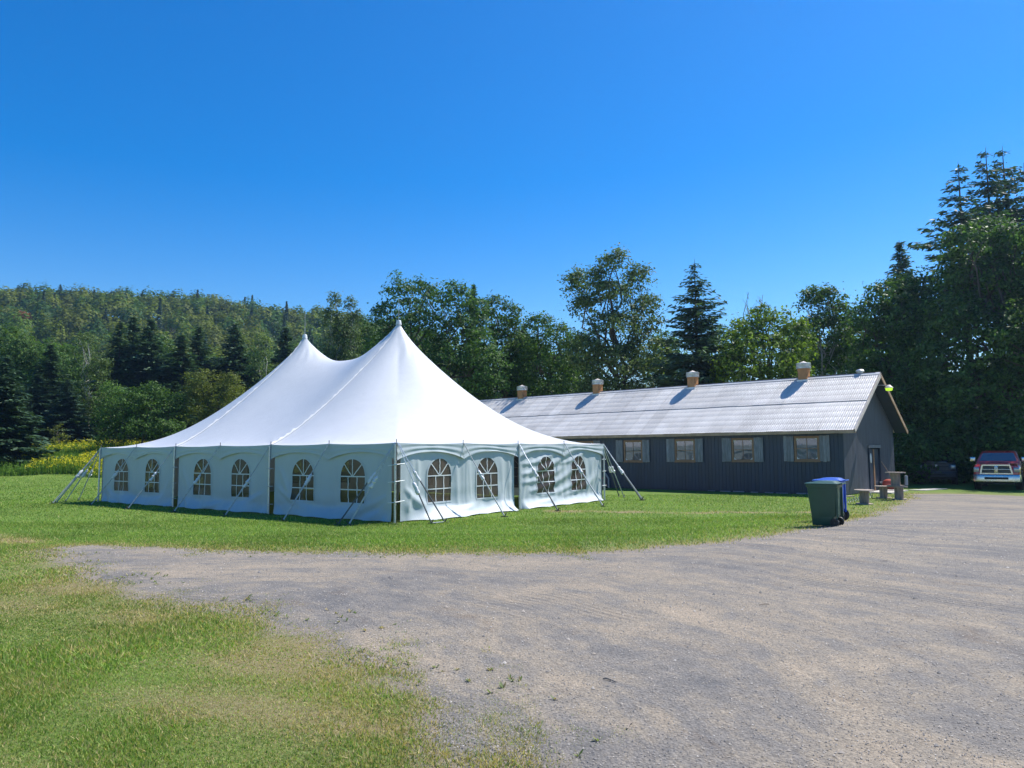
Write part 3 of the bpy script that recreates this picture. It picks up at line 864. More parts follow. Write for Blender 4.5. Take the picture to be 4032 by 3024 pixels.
# windows along the front: (y0, y1, z0, z1, shutters)
WINS = [(1.02, 2.19, 1.53, 2.69, ((0.55, 1.02), (2.22, 2.70))), (4.17, 5.34, 1.50, 2.65, ((3.70, 4.17), (5.36, 5.86))),
        (7.35, 8.54, 1.48, 2.65, ((6.90, 7.35), (8.55, 9.04))), (10.53, 11.74, 1.45, 2.63, ((10.08, 10.53), (11.80, 12.26))),
        (13.80, 15.0, 1.45, 2.63, ((13.33, 13.78), (15.03, 15.5)))]
wall_t = roof_z(0) - 0.06
fw = MB().box(0.03, 0.16, 0.0, BL, 0.0, wall_t).build('front_wall', M['siding'], barn)
bw = 0.19
nb = int(BL / bw)
def board(y0, y1, z0, z1, name='board', par=fw, mat=None):
    key = round(z1 - z0, 3), round(y1 - y0, 3)
    if key not in board.cache:
        board.cache[key] = MB().box(-0.024, 0.0, 0.004, y1 - y0 - 0.004, 0, z1 - z0, bev=0.003).mesh('board')
    return link(name, board.cache[key], mat or M['siding'], par, loc=(0.03 + random.uniform(-0.003, 0.003), y0, z0))
board.cache = {}
random.seed(3)
for i in range(nb):
    y0, y1 = i * bw, (i + 1) * bw
    segs = [(0.05, wall_t)]
    for (a, b, z0, z1, sh) in WINS:
        if y1 > a + 0.03 and y0 < b - 0.03:
            segs = [(0.05, z0 - 0.01), (z1 + 0.01, wall_t)]
    for z0, z1 in segs: board(y0, y1, z0, z1)
# sill log and pale stones under the wall
MB().box(0.05, 0.2, 0.02, BL, -0.2, 0.04).build('foundation', M['concrete'], barn)
random.seed(5)
for k in range(9):
    y = 0.3 + k * 0.75 + random.uniform(-0.1, 0.1)
    MB().box(-0.06, 0.03, y, y + random.uniform(0.35, 0.6), 0.0, 0.045 + random.uniform(0, 0.02), bev=0.01).build('sill_board', M['grey_wood'], barn)
# near gable: backing and upright ribs
gp = [(0.0, 0.0), (BW, 0.0), (BW, roof_z(BW) - 0.05), (BW / 2, RIDGE - 0.08), (0.0, roof_z(0) - 0.05)]
DX0, DX1, DZ = 3.45, 4.95, 2.16
gw = MB()
gw.prism([(0.0, 0.0), (DX0, 0.0), (DX0, roof_z(DX0) - 0.05), (0.0, roof_z(0) - 0.05)], 0.0, 0.12)
gw.prism([(DX0, DZ), (DX1, DZ), (DX1, roof_z(DX1) - 0.05), (BW / 2, RIDGE - 0.08), (DX0, roof_z(DX0) - 0.05)], 0.0, 0.12)
gw.prism([(DX1, 0.0), (BW, 0.0), (BW, roof_z(BW) - 0.05), (DX1, roof_z(DX1) - 0.05)], 0.0, 0.12)
gw = gw.build('gable_wall', M['siding'], barn)
rp = 0.104
for i in range(int(BW / rp)):
    x0 = i * rp + 0.012; x1 = x0 + 0.078
    z0 = 0.04
    if x1 > DX0 - 0.1 and x0 < DX1 + 0.1: z0 = DZ + 0.12
    zt = roof_z((x0 + x1) / 2) - 0.10
    MB().prism([(x0, -0.002), (x0 + 0.012, -0.017), (x1 - 0.012, -0.017), (x1, -0.002)], z0, zt, plane='XY').build('rib', M['rib'], gw, sharp=None)
# corner trims, back walls
MB().box(-0.03, 0.07, -0.045, 0.0, 0.0, wall_t - 0.05).build('corner_board', M['siding'], barn)
MB().box(BW - 0.13, BW, 0.12, BL, 0.0, wall_t).build('back_wall', M['siding'], barn)
MB().prism(gp, BL - 0.12, BL).build('far_gable_wall', M['siding'], barn)
MB().box(0.2, BW - 0.2, 0.2, BL - 0.2, 0.03, 0.06).build('floor', M['interior'], barn)
# door in the gable
dr_ = MB().box(DX0 + 0.02, DX1 - 0.02, 0.05, 0.11, 0.03, DZ).build('doorway', M['interior'], barn)
MB().box(DX0 + 0.62, DX0 + 0.78, -0.03, 0.049, 0.03, DZ - 0.1).build('door_post', M['wood_orange'], dr_)
MB().box(DX0 + 0.08, DX0 + 0.62, 0.0, 0.045, 0.03, DZ - 0.1).build('door_leaf', M['siding'], dr_)
MB().box(DX0 + 0.80, DX1 - 0.04, 0.0, 0.045, 0.03, DZ - 0.1).build('door_leaf', M['siding'], dr_)
MB().box(DX0 - 0.10, DX1 + 0.10, -0.09, 0.0, DZ - 0.04, DZ + 0.11).build('lintel', M['grey_wood'], dr_)
for x in (DX0 - 0.09, DX1 + 0.01): MB().box(x, x + 0.08, -0.07, 0.0, 0.03, DZ - 0.045).build('jamb', M['siding'], dr_)
ov = MB().prism([(0.11 * math.cos(a), 0.24 * math.sin(a)) for a in np.linspace(0, 2 * math.pi, 24, endpoint=False)], -0.012, 0.0, Matrix.Translation((DX0 + 0.30, -0.004, 1.63)))
ov.build('oval_sign', M['white_paint'], dr_)
# roof: sheets on the front slope
LEN = math.hypot(BW / 2 + EO, RIDGE - EAVE)
ang = math.atan2(RIDGE - EAVE, BW / 2 + EO)
roof = MB().box(0, LEN, 0, BL + 2 * RO, -0.05, -0.03, Matrix.Translation((-EO, -RO, EAVE)) @ Matrix.Rotation(-ang, 4, 'Y')).build('roof', M['fascia'], barn)
def sheet_mesh(length, rows, width):
    pitch = width / 8
    nc = 8 * 6
    # rows of nails press the sheet down a little
    us = [0.0]
    for r_ in rows: us += [r_ - 0.05, r_, r_ + 0.05]
    us += [length]
    V, F = [], []
    for u_ in us:
        dip = any(abs(u_ - r_) < 1e-6 for r_ in rows)
        for c in range(nc + 1):
            y = (width + 0.03) * c / nc
            ph = 2 * math.pi * y / pitch
            z = 0.0085 * math.cos(ph)
            if c < 3: z += 0.010
            if dip: z -= 0.007 + 0.006 * math.sin(ph * 0.5)
            V.append((u_, y, z))
    for i in range(len(us) - 1):
        for c in range(nc):
            a = i * (nc + 1) + c
            F.append((a, a + 1, a + nc + 2, a + nc + 1))
    return npmesh('roof_sheet', np.array(V), np.array(F), True)
SW = 0.80
mlow = sheet_mesh(LEN * 0.515, [0.12, 0.6, 1.08, 1.56, 2.04, 2.42], SW)
mup = sheet_mesh(LEN * 0.50, [0.08, 0.55, 1.03, 1.51, 1.99, 2.36], SW)
ns = int((BL + 2 * RO) / SW) + 1
random.seed(11)
for i in range(ns):
    y = -RO + i * SW
    w = min(1.0, (BL + RO - y) / SW)
    for me_, u0, zz in ((mlow, -0.04, 0.0), (mup, LEN * 0.495, 0.024)):
        u0 += random.uniform(-0.02, 0.02)
        o = link('roof_sheet', me_, M['roof'], roof, loc=(-EO + u0 * math.cos(ang) - zz * math.sin(ang), y, EAVE + u0 * math.sin(ang) + zz * math.cos(ang)), rot=(0, -ang, 0))
        if w < 1: o.scale = (1, w, 1)
nm = MB()
for r_ in [0.08, 0.56, 1.04, 1.52, 2.0, 2.38, 2.52, 2.99, 3.47, 3.95, 4.43, 4.78]:
    for i in range(int(BL / 0.2)):
        y = -RO + 0.1 + i * 0.2 + random.uniform(-0.02, 0.02)
        u_ = r_ + random.uniform(-0.012, 0.012)
        zz = (0.034 if u_ > 2.45 else 0.010)
        c = Vector((-EO + u_ * math.cos(ang) - zz * math.sin(ang), y, EAVE + u_ * math.sin(ang) + zz * math.cos(ang)))
        q = 0.014
        nm.add([c + Vector((-q * math.cos(ang), 0, -q * math.sin(ang))), c + Vector((0, q, 0)), c + Vector((q * math.cos(ang), 0, q * math.sin(ang))), c + Vector((0, -q, 0)), c + Vector((-0.008, 0, 0.012))], [(0, 1, 4), (1, 2, 4), (2, 3, 4), (3, 0, 4)])
me = bpy.data.meshes.new('nails'); me.from_pydata([tuple(v) for v in nm.v], [], nm.f)
tag(link('nails', me, M['nail'], roof), kind='stuff')
MB().box(0, LEN, 0, BL + 2 * RO, -0.05, 0.0, Matrix.Translation((BW + EO, -RO, EAVE)) @ Matrix.Rotation(R(180) + ang, 4, 'Y') @ Matrix.Scale(-1, 4, (0, 0, 1))).build('back_roof', M['roof'], barn)
# ridge cap with ragged reddish edge, fascia and rake boards
rc = MB()
for sg in (-1, 1):
    rc.quad((BW / 2, -RO - 0.01, RIDGE + 0.06), (BW / 2, BL + RO, RIDGE + 0.06), (BW / 2 + sg * 0.16, BL + RO, RIDGE - 0.055), (BW / 2 + sg * 0.16, -RO - 0.01, RIDGE - 0.055))
rc.build('ridge_cap', M['roof'], roof)
M['rust'] = simple('rusty_ridge', (0.20, 0.10, 0.07), 0.8, var=0.4, scale=6)
MB().box(BW / 2 - 0.02, BW / 2 + 0.02, -RO + 0.2, BL, RIDGE + 0.055, RIDGE + 0.075).build('ridge_seam', M['rust'], roof)
MB().box(-EO - 0.03, -EO - 0.002, -RO, BL + RO, EAVE - 0.17, EAVE - 0.035).build('fascia', M['fascia'], barn)
MB().box(-EO, 0.02, -RO + 0.02, BL + RO, EAVE - 0.165, EAVE - 0.14).build('soffit', M['fascia'], barn)
MB().box(0, LEN + 0.02, 0, 0.035, -0.17, 0.0, Matrix.Translation((-EO, -RO - 0.037, EAVE + 0.015)) @ Matrix.Rotation(-ang, 4, 'Y')).build('rake_board', M['rake'], barn)
MB().box(0, LEN + 0.02, 0, 0.035, 0.0, 0.17, Matrix.Translation((BW + EO, -RO - 0.037, EAVE + 0.015)) @ Matrix.Rotation(R(180) + ang, 4, 'Y')).build('rake_board', M['fascia'], barn)
MB().box(0, LEN - 0.05, 0.0, RO - 0.02, -0.075, -0.053, Matrix.Translation((-EO, -RO, EAVE)) @ Matrix.Rotation(-ang, 4, 'Y')).build('gable_soffit', M['siding'], barn)
MB().box(0, LEN - 0.05, 0.0, RO - 0.02, 0.055, 0.08, Matrix.Translation((BW + EO, -RO, EAVE)) @ Matrix.Rotation(R(180) + ang, 4, 'Y')).build('gable_soffit', M['siding'], barn)
# windows
def barn_window(y0, y1, z0, z1, sh, first=[]):
    w, hh = y1 - y0, z1 - z0
    fr = MB()
    t_ = 0.10
    X0, X1 = -0.045, 0.03
    fr.box(X0, X1, y0, y1, z0, z0 + t_); fr.box(X0, X1, y0, y1, z1 - t_, z1)
    fr.box(X0, X1, y0, y0 + t_, z0 + t_, z1 - t_); fr.box(X0, X1, y1 - t_, y1, z0 + t_, z1 - t_)
    win = fr.build('window', M['wood_orange'], barn)
    MB().box(-0.075, -0.04, y0 - 0.02, y1 + 0.02, z0 - 0.035, z0 + 0.02).build('sill', M['wood_orange'], win)
    ya, yb, za, zb = y0 + t_, y1 - t_, z0 + t_, z1 - t_
    ym, zm = (ya + yb) / 2, (za + zb) / 2
    for (a, b) in ((ya, ym), (ym, yb)):
        for (c, d) in ((za, zm), (zm, zb)):
            MB().box(-0.012, -0.006, a + 0.004, b - 0.004, c + 0.004, d - 0.004).build('pane', M['glass'], win)
    MB().box(-0.028, -0.004, ym - 0.012, ym + 0.012, za, zb).build('glazing_bar', M['wood_orange'], win)
    MB().box(-0.026, -0.005, ya, yb, zm - 0.012, zm + 0.012).build('glazing_bar', M['wood_orange'], win)
    for (a, sa) in ((ya, 1), (yb, -1)):
        for (c, sc) in ((za, 1), (zb, -1)):
            MB().prism([(a, c), (a + sa * 0.13, c), (a + sa * 0.05, c + sc * 0.05), (a, c + sc * 0.13)], -0.0145, -0.0125, plane='YZ').build('paper_corner', M['paper'], win)
    for (s0, s1) in sh:
        st = MB().box(-0.035, 0.0, s0 + 0.02, s1 - 0.02, z0 + 0.12, z0 + 0.2).box(-0.035, 0.0, s0 + 0.02, s1 - 0.02, z1 - 0.2, z1 - 0.12).build('shutter', M['grey_wood'], barn)
        n_ = 3; wd = (s1 - s0) / n_
        for k in range(n_):
            MB().box(-0.062, -0.036, s0 + k * wd + 0.003, s0 + (k + 1) * wd - 0.003, z0 - random.uniform(0, 0.03), z1 + random.uniform(0, 0.03), bev=0.003).build('board', M['grey_wood'], st)
for w_ in WINS: barn_window(*w_)
# roof vents on the ridge
def vent(y, sc=1.0):
    a = 0.215
    v = MB()
    V = []
    for z, q in ((RIDGE - 0.30, a), (RIDGE + 0.52, a * 1.08)):
        V += [(BW / 2 - q, y - q, z), (BW / 2 + q, y - q, z), (BW / 2 + q, y + q, z), (BW / 2 - q, y + q, z)]
    v.add(V, [(0, 1, 5, 4), (1, 2, 6, 5), (2, 3, 7, 6), (3, 0, 4, 7), (4, 5, 6, 7)])
    vv = v.build('roof_vent', M['vent_orange'], barn)
    MB().lathe([(0.28, RIDGE + 0.50), (0.36, RIDGE + 0.51), (0.365, RIDGE + 0.59), (0.355, RIDGE + 0.60), (0.365, RIDGE + 0.61), (0.37, RIDGE + 0.78), (0.345, RIDGE + 0.79), (0.31, RIDGE + 0.76)], 24, Matrix.Translation((BW / 2, y, 0))).build('cap', M['galv'], vv)
    MB().lathe([(0.31, RIDGE + 0.74), (0.18, RIDGE + 0.82), (0.0, RIDGE + 0.90)], 16, Matrix.Translation((BW / 2, y, 0))).build('cap_cone', M['rake'], vv)
    MB().box(BW / 2 - 0.28, BW / 2 + 0.28, y - 0.28, y + 0.28, RIDGE - 0.33, RIDGE - 0.08).build('flashing', M['galv'], vv)
for y in (3.08, 9.48, 16.18, 22.59): vent(y)
vp = MB().lathe([(0.13, RIDGE - 0.15), (0.13, RIDGE + 0.12), (0.19, RIDGE + 0.13), (0.20, RIDGE + 0.2), (0.14, RIDGE + 0.26), (0.0, RIDGE + 0.29)], 14, Matrix.Translation((BW / 2 + 0.15, 0.35, 0))).build('vent_pipe', M['galv'], barn)
# plastic pipes coming out beside the wall
pp = MB().tube([(-0.10, 12.75, 0.0), (-0.10, 12.75, 0.52), (-0.13, 12.86, 0.70), (-0.14, 12.98, 0.84)], 0.05, 10).build('drain_pipe', M['grey_plastic'], barn)
MB().tube([(-0.14, 12.98, 0.83), (-0.143, 13.04, 0.92)], 0.056, 10).build('pipe_cap', M['red_cap'], pp)
pp = MB().tube([(-0.10, 13.08, 0.0), (-0.10, 13.08, 0.44), (-0.11, 13.10, 0.52)], 0.05, 10).build('drain_pipe', M['grey_plastic'], barn)
MB().tube([(-0.11, 13.10, 0.51), (-0.112, 13.105, 0.58)], 0.056, 10).build('pipe_cap', M['red_cap'], pp)

# yard lamp on the gable
BM = Matrix.Translation((14.8405, 34.366, 0)) @ Matrix.Rotation(0.8303, 4, 'Z')
lamp_p = BM @ Vector((BW / 2 + 0.12, -0.95, 4.86))
lamp = empty('yard_lamp', lamp_p, 0.8303)
lamp.scale = (0.86, 0.95, 0.86)
tag(lamp, 'glowing green yard lamp with cone cap under the barn gable peak', 'lamp')
def lensmat():
    m, t, n, b = newmat('green_lamp_lens')
    f = noise(t, 9, 3, 0.5, pos(t))
    c = ramp(t, f, [(0.3, (0.30, 0.55, 0.02)), (0.7, (0.50, 0.75, 0.06))])
    t.links.new(c, b.inputs['Base Color']); t.links.new(c, b.inputs['Emission Color'])
    b.inputs['Emission Strength'].default_value = 0.8
    b.inputs['Roughness'].default_value = 0.25
    return m
MB().lathe([(0.0, -0.02), (0.12, 0.0), (0.155, 0.02), (0.175, 0.13), (0.175, 0.16)], 18).build('lens', lensmat(), lamp)
MB().lathe([(0.205, 0.15), (0.205, 0.18), (0.13, 0.25), (0.06, 0.33), (0.0, 0.335)], 18).build('lamp_cap', M['rake'], lamp)
MB().tube([(0, 0.04, 0.29), (0, 0.45, 0.34), (0, 0.92, 0.22)], 0.025, 8).build('bracket', M['grey_plastic'], lamp)

# ------------------------------------------------------------------ wheelie bins
def wheelie_bin(name, label, loc, rz, mat, wheel_r, hgt=1.06, sticker=False):
    """local x = towards the back (hinge, handle and wheels), y = across"""
    b = empty(name, loc, rz)
    tag(b, label, 'bin', 'wheelie bins on the lawn edge')
    b.scale = (0.93, 0.93, 1.0)
    mb = MB()
    # tapering body with rounded corners, lofted in z
    def ring(z, x0, x1, w, r):
        pts = []
        for cx, cy, a0 in ((x1 - r, w - r, 0), (x0 + r, w - r, 90), (x0 + r, -w + r, 180), (x1 - r, -w + r, 270)):
            for k in range(4):
                a = R(a0 + 30 * k)
                pts.append((cx + r * math.cos(a), cy + r * math.sin(a), z))
        return pts
    H = hgt
    secs = [(0.03, -0.26, 0.21, 0.215, 0.04), (0.05, -0.27, 0.215, 0.225, 0.045), (0.22, -0.285, 0.235, 0.235, 0.05), (0.24, -0.285, 0.29, 0.235, 0.05),
            (H * 0.80, -0.345, 0.315, 0.272, 0.055), (H * 0.86, -0.35, 0.32, 0.275, 0.055), (H * 0.865, -0.372, 0.34, 0.29, 0.06), (H * 0.925, -0.378, 0.345, 0.293, 0.06)]
    V = []
    for s in secs: V += ring(*s)
    n = 16
    F = [tuple(range(n))[::-1]] + [(i * n + k, i * n + (k + 1) % n, (i + 1) * n + (k + 1) % n, (i + 1) * n + k) for i in range(len(secs) - 1) for k in range(n)]
    mb.add(V, F, True)
    body = mb.build('body', mat, b, sharp=35)
    # lid: overhanging rim, raised back half, sloping front
    lid = MB()
    lsec = [(H * 0.93, -0.405, 0.36, 0.305, 0.07), (H * 0.95, -0.405, 0.36, 0.305, 0.07), (H * 0.965, -0.36, 0.33, 0.27, 0.08), (H * 0.975, -0.25, 0.31, 0.24, 0.08), (H * 1.0, -0.16, 0.27, 0.20, 0.08), (H * 1.008, -0.05, 0.20, 0.14, 0.07)]
    V = []
    for s in lsec: V += ring(*s)
    F = [tuple(range(n))[::-1], tuple(range((len(lsec) - 1) * n, len(lsec) * n))] + [(i * n + k, i * n + (k + 1) % n, (i + 1) * n + (k + 1) % n, (i + 1) * n + k) for i in range(len(lsec) - 1) for k in range(n)]
    lid.add(V, F, True)
    lid.build('lid', mat, b, sharp=35)
    MB().tube([(0.33, -0.20, H * 0.93), (0.43, -0.20, H * 0.95), (0.43, 0.20, H * 0.95), (0.33, 0.20, H * 0.93)], 0.017, 8).build('handle', mat, b)
    for y in (-0.24, 0.20): MB().box(0.30, 0.345, y, y + 0.04, 0.22, H * 0.86).build('rear_rib', mat, body)
    MB().tube([(0.25, -0.27, wheel_r), (0.25, 0.27, wheel_r)], 0.012, 8).build('axle', M['iron'], b)
    for y in (-0.275, 0.225):
        w = MB().lathe([(wheel_r * 0.55, 0.0), (wheel_r * 0.92, 0.0), (wheel_r, 0.012), (wheel_r, 0.04), (wheel_r * 0.92, 0.052), (wheel_r * 0.55, 0.052)], 24, Matrix.Translation((0.25, y, wheel_r)), axis='Y').build('wheel', M['rubber'], b)
        MB().lathe([(0.0, 0.01), (wheel_r * 0.55, 0.008), (wheel_r * 0.56, 0.045), (0.0, 0.042)], 16, Matrix.Translation((0.25, y, wheel_r)), axis='Y').build('hub', M['black'], w)
    if sticker:
        MB().box(0.02, 0.15, -0.2785, -0.2765, H * 0.58, H * 0.76).build('sticker', M['paper'], b)
    return b
gq = ground_at(3238, 2072)
wheelie_bin('wheelie_bin', 'dark green wheelie bin standing in front of the blue one', (gq.x + 0.09, gq.y, gq.z), R(-36), M['bin_green'], 0.10, 1.0)
bq = ground_at(3268, 2052)
wheelie_bin('wheelie_bin', 'blue wheelie bin half hidden behind the green one', (bq.x + 0.06, bq.y + 0.05, tz(bq.x, bq.y)), R(-36), M['bin_blue'], 0.155, 1.07, True)

# ------------------------------------------------------------------ cable spools
def spool(label, loc, rz, hgt, rd, rc, tilt=0.0):
    s = empty('cable_spool', loc, rz)
    s.rotation_euler = (tilt, 0, rz)
    tag(s, label, 'spool', 'wooden cable spools used as seats and table')
    th = 0.04
    rnd = random.Random(label)
    for z, rd in ((0.0, rd * 0.88), (hgt - th, rd)):
        # disc of planks: cut a circle into strips
        d = MB(); n = 5
        first = None
        par = empty if False else None
        hub = MB().lathe([(0.0, z + th + 0.004), (0.07, z + th + 0.004), (0.07, z - 0.0), (0.0, z)], 12).build('disc', M['spool_wood'], s)
        for k in range(n):
            y0 = -rd + 2 * rd * k / n + 0.003; y1 = -rd + 2 * rd * (k + 1) / n - 0.003
            arc = lambda y: math.sqrt(max(rd * rd - y * y, 0.0004))
            ys_ = np.linspace(y0, y1, 7)
            pl = [(arc(y), y) for y in ys_] + [(-arc(y), y) for y in ys_[::-1]]
            dz = rnd.uniform(-0.003, 0.003)
            MB().prism(pl, z + dz, z + th + dz, plane='XY').build('plank', M['spool_top'], hub)
    core = MB().tube([(0, 0, th), (0, 0, hgt - th)], rc * 0.93, 16).build('core', M['spool_wood'], s)
    n = 14
    for k in range(n):
        a = 2 * math.pi * k / n
        w = 2 * math.pi * rc / n * 0.48
        MB().box(rc - 0.02, rc + 0.012, -w, w, th + 0.002, hgt - th - 0.002, Matrix.Rotation(a, 4, 'Z')).build('stave', M['spool_wood'], core)
    return s
p = ground_at(3404, 1986); spool('short wooden cable spool seat nearest the wheelie bins', p, 0.3, 0.55, 0.35, 0.155, R(2))
p = ground_at(3480, 1962); spool('wooden cable spool seat between the other spools, before the red tank', p, 1.1, 0.52, 0.345, 0.14)
p3 = ground_at(3541, 1967); spool('lower wooden cable spool at the gravel edge carrying another spool', p3, 0.7, 0.54, 0.33, 0.155)
spool('upper wooden cable spool stacked as a table on a lower one', (p3.x - 0.10, p3.y + 0.03, p3.z + 0.542), 0.2, 0.58, 0.385, 0.165)
# grey can on the lower spool beside the upper core
cn = empty('metal_can', (p3.x + 0.275, p3.y - 0.09, p3.z + 0.584)); tag(cn, 'slim grey metal can standing under the top spool disc', 'can')
MB().lathe([(0.0, 0.0), (0.06, 0.0), (0.062, 0.02), (0.06, 0.36), (0.055, 0.38)], 16).build('body', M['grey_plastic'], cn)
MB().lathe([(0.058, 0.375), (0.05, 0.40), (0.0, 0.41)], 16).build('lid', M['grey_plastic'], cn)
# red tank by the gable
q = BM @ Vector((4.95, -0.52, 0.0))
tk = empty('red_tank', (q.x, q.y, q.z), R(-25)); tag(tk, 'faded red rounded tank lying by the barn gable', 'tank')
MB().lathe([(0.0, -0.40), (0.10, -0.385), (0.19, -0.32), (0.245, -0.2), (0.255, 0.0), (0.245, 0.2), (0.19, 0.32), (0.10, 0.385), (0.0, 0.40)], 24, Matrix.Translation((0, 0, 0.34)), axis='X').build('shell', M['red_tank'], tk)
MB().lathe([(0.0, -0.50), (0.04, -0.5), (0.05, -0.42), (0.065, -0.38)], 12, Matrix.Translation((0, 0, 0.42)), axis='X').build('valve', M['galv'], tk)
for x in (-0.2, 0.2): MB().box(x - 0.03, x + 0.03, -0.2, 0.2, 0.0, 0.14, bev=0.01).build('foot', M['red_tank'], tk)
# pole leaning on the gable
b0 = BM @ Vector((5.95, -0.65, 0.0)); b1 = BM @ Vector((5.15, -0.06, 1.45))
pl = MB().tube([b0, b1], 0.018, 8).build('wooden_stick', M['spool_wood']); tag(pl, 'thin wooden pole leaning against the barn gable', 'pole')
# loose coil of wire in the grass
c0 = ground_at(3330, 1983); c1 = ground_at(3436, 1962)
pts = []
for k in range(150):
    f = k / 149
    a = f * 2 * math.pi * 11
    c = c0.lerp(c1, f); rr = 0.05 + 0.07 * f
    pts.append((c.x + rr * math.cos(a) * 0.5, c.y + rr * math.cos(a), c.z + 0.02 + rr + rr * math.sin(a)))
wc = MB().tube(pts, 0.011, 5).build('wire_coil', M['grey_plastic']); tag(wc, 'loose grey wire coil lying in the grass behind the nearest spool', 'wire')
# concrete slabs by the gable door
def slab(name, pts, h, lab):
    zs = [tz(x, y) for x, y in pts]
    mb = MB().prism(pts, min(zs) - 0.05, max(zs) + h, plane='XY')
    o = mb.build(name, M['concrete']); tag(o, kind='structure'); return o
g = lambda x, y: tuple((BM @ Vector((x, y, 0)))[:2])
slab('concrete_step', [g(2.6, -0.06), g(5.6, -0.06), g(5.6, -1.1), g(2.6, -1.2)], 0.06, '')
slab('concrete_path', [g(6.3, -0.9), g(8.6, -1.6), g(8.6, -2.15), g(6.3, -1.7)], 0.03, '')
wp = ground_at(3343, 1957)
o = MB().box(-0.25, 0.25, -0.10, 0.10, 0.0, 0.05, bev=0.006).build('timber_offcut', M['spool_top'], None, loc=(wp.x, wp.y, wp.z), rot=(0, 0, 0.5)); tag(o, 'pale timber offcut lying in the grass by the barn corner', 'timber')

# ------------------------------------------------------------------ pickup trucks
M['shaded_chrome'] = simple('shade_darkened_chrome', (0.05, 0.052, 0.058), 0.45, 0.5, var=0.2)  # chrome of the dark truck, with the tree shade put into its colour
def truck(label, loc, rz, paint, trim):
    """local y = towards the tail, front at y=0, x = across"""
    t = empty('pickup_truck', loc, rz)
    tag(t, label, 'truck', 'pickup trucks parked under the trees')
    n = 20
    def rr(w, z0, z1, r, y):
        pts = []
        for cx, cz, a0 in ((w - r, z1 - r, 0), (-w + r, z1 - r, 90), (-w + r, z0 + r, 180), (w - r, z0 + r, 270)):
            for k in range(5):
                a = R(a0 + 22.5 * k); pts.append((cx + r * math.cos(a), y, cz + r * math.sin(a)))
        return pts
    secs = [(0.88, 0.62, 1.10, 0.10, 0.05), (0.94, 0.60, 1.17, 0.13, 0.10), (0.985, 0.55, 1.23, 0.16, 0.30), (1.0, 0.52, 1.30, 0.17, 0.9), (1.0, 0.5, 1.34, 0.16, 1.5), (1.0, 0.5, 1.36, 0.12, 2.6), (1.0, 0.5, 1.37, 0.10, 3.8), (1.0, 0.52, 1.37, 0.08, 5.8)]
    V = []
    for s in secs: V += rr(*s)
    F = [tuple(range(n)), tuple(range(len(V) - n, len(V)))[::-1]] + [(i * n + k, i * n + (k + 1) % n, (i + 1) * n + (k + 1) % n, (i + 1) * n + k) for i in range(len(secs) - 1) for k in range(n)]
    body = MB().add(V, F, True).build('body', paint, t, sharp=40)
    hood = MB().box(-0.55, 0.55, 0.22, 1.42, 1.2, 1.345, bev=0.05).build('hood_bulge', paint, body)
    # cab
    def cabring(z, w, y0, y1, r):
        pts = []
        for cx, cy, a0 in ((w - r, y1 - r, 0), (-w + r, y1 - r, 90), (-w + r, y0 + r, 180), (w - r, y0 + r, 270)):
            for k in range(5):
                a = R(a0 + 22.5 * k); pts.append((cx + r * math.cos(a), cy + r * math.sin(a), z))
        return pts
    cs = [(1.30, 0.95, 1.38, 3.95, 0.12), (1.40, 0.94, 1.46, 3.93, 0.12), (1.84, 0.78, 2.13, 3.72, 0.14), (1.92, 0.72, 2.28, 3.62, 0.16), (1.945, 0.6, 2.45, 3.5, 0.16)]
    V = []
    for s in cs: V += cabring(*s)
    F = [tuple(range((len(cs) - 1) * n, len(cs) * n))] + [(i * n + k, i * n + (k + 1) % n, (i + 1) * n + (k + 1) % n, (i + 1) * n + k) for i in range(len(cs) - 1) for k in range(n)]
    MB().add(V, F, True).build('cab', paint, t, sharp=40)
    MB().quad((-0.80, 1.475, 1.42), (0.80, 1.475, 1.42), (0.66, 2.075, 1.825), (-0.66, 2.075, 1.825)).build('windshield', M['car_glass'], t)
    for sg in (-1, 1):
        MB().quad((sg * 0.945, 1.72, 1.44), (sg * 0.945, 3.7, 1.44), (sg * 0.80, 3.55, 1.81), (sg * 0.80, 2.28, 1.81)).build('side_window', M['car_glass'], t)
        m = MB().box(sg * 1.12 - 0.13, sg * 1.12 + 0.13, 1.62, 1.76, 1.38, 1.62, bev=0.03).build('mirror', M['chrome'], t)
        MB().tube([(sg * 0.94, 1.7, 1.46), (sg * 1.05, 1.7, 1.47)], 0.03, 8).build('mirror_arm', M['black'], m)
        MB().box(sg * 0.84 - 0.125, sg * 0.84 + 0.125, 0.03, 0.26, 0.88, 1.13, bev=0.035).build('headlight', M['lamp_lens_glass'], t)
        MB().lathe([(0.0, 0.0), (0.06, 0.005), (0.07, 0.03)], 14, Matrix.Translation((sg * 0.77, -0.115, 0.66)), axis='Y').build('fog_lamp', M['lamp_lens_glass'], t)
        for y in (1.0, 4.75):
            fl = MB().lathe([(0.48, -0.03), (0.53, -0.02), (0.53, 0.04), (0.46, 0.05)], 22, Matrix.Translation((sg * 0.99, y, 0.44)), axis='X').build('wheel_arch', M['black'], t)
            w = MB().lathe([(0.24, -0.12), (0.37, -0.13), (0.405, -0.10), (0.41, 0.10), (0.37, 0.13), (0.24, 0.12)], 24, Matrix.Translation((sg * 0.86, y, 0.41)), axis='X').build('wheel', M['rubber'], t)
            MB().lathe([(0.0, sg * 0.10), (0.1, sg * 0.115), (0.23, sg * 0.09), (0.245, sg * 0.12)], 18, Matrix.Translation((sg * 0.86, y, 0.41)), axis='X').build('rim', M['chrome'], w)
        MB().box(sg * 0.9 - 0.05, sg * 0.9 + 0.05, 3.98, 5.78, 1.36, 1.42, bev=0.015).build('bed_rail', M['black'], t)
    # grille: chrome surround with a crosshair, dark mesh behind
    gr = MB()
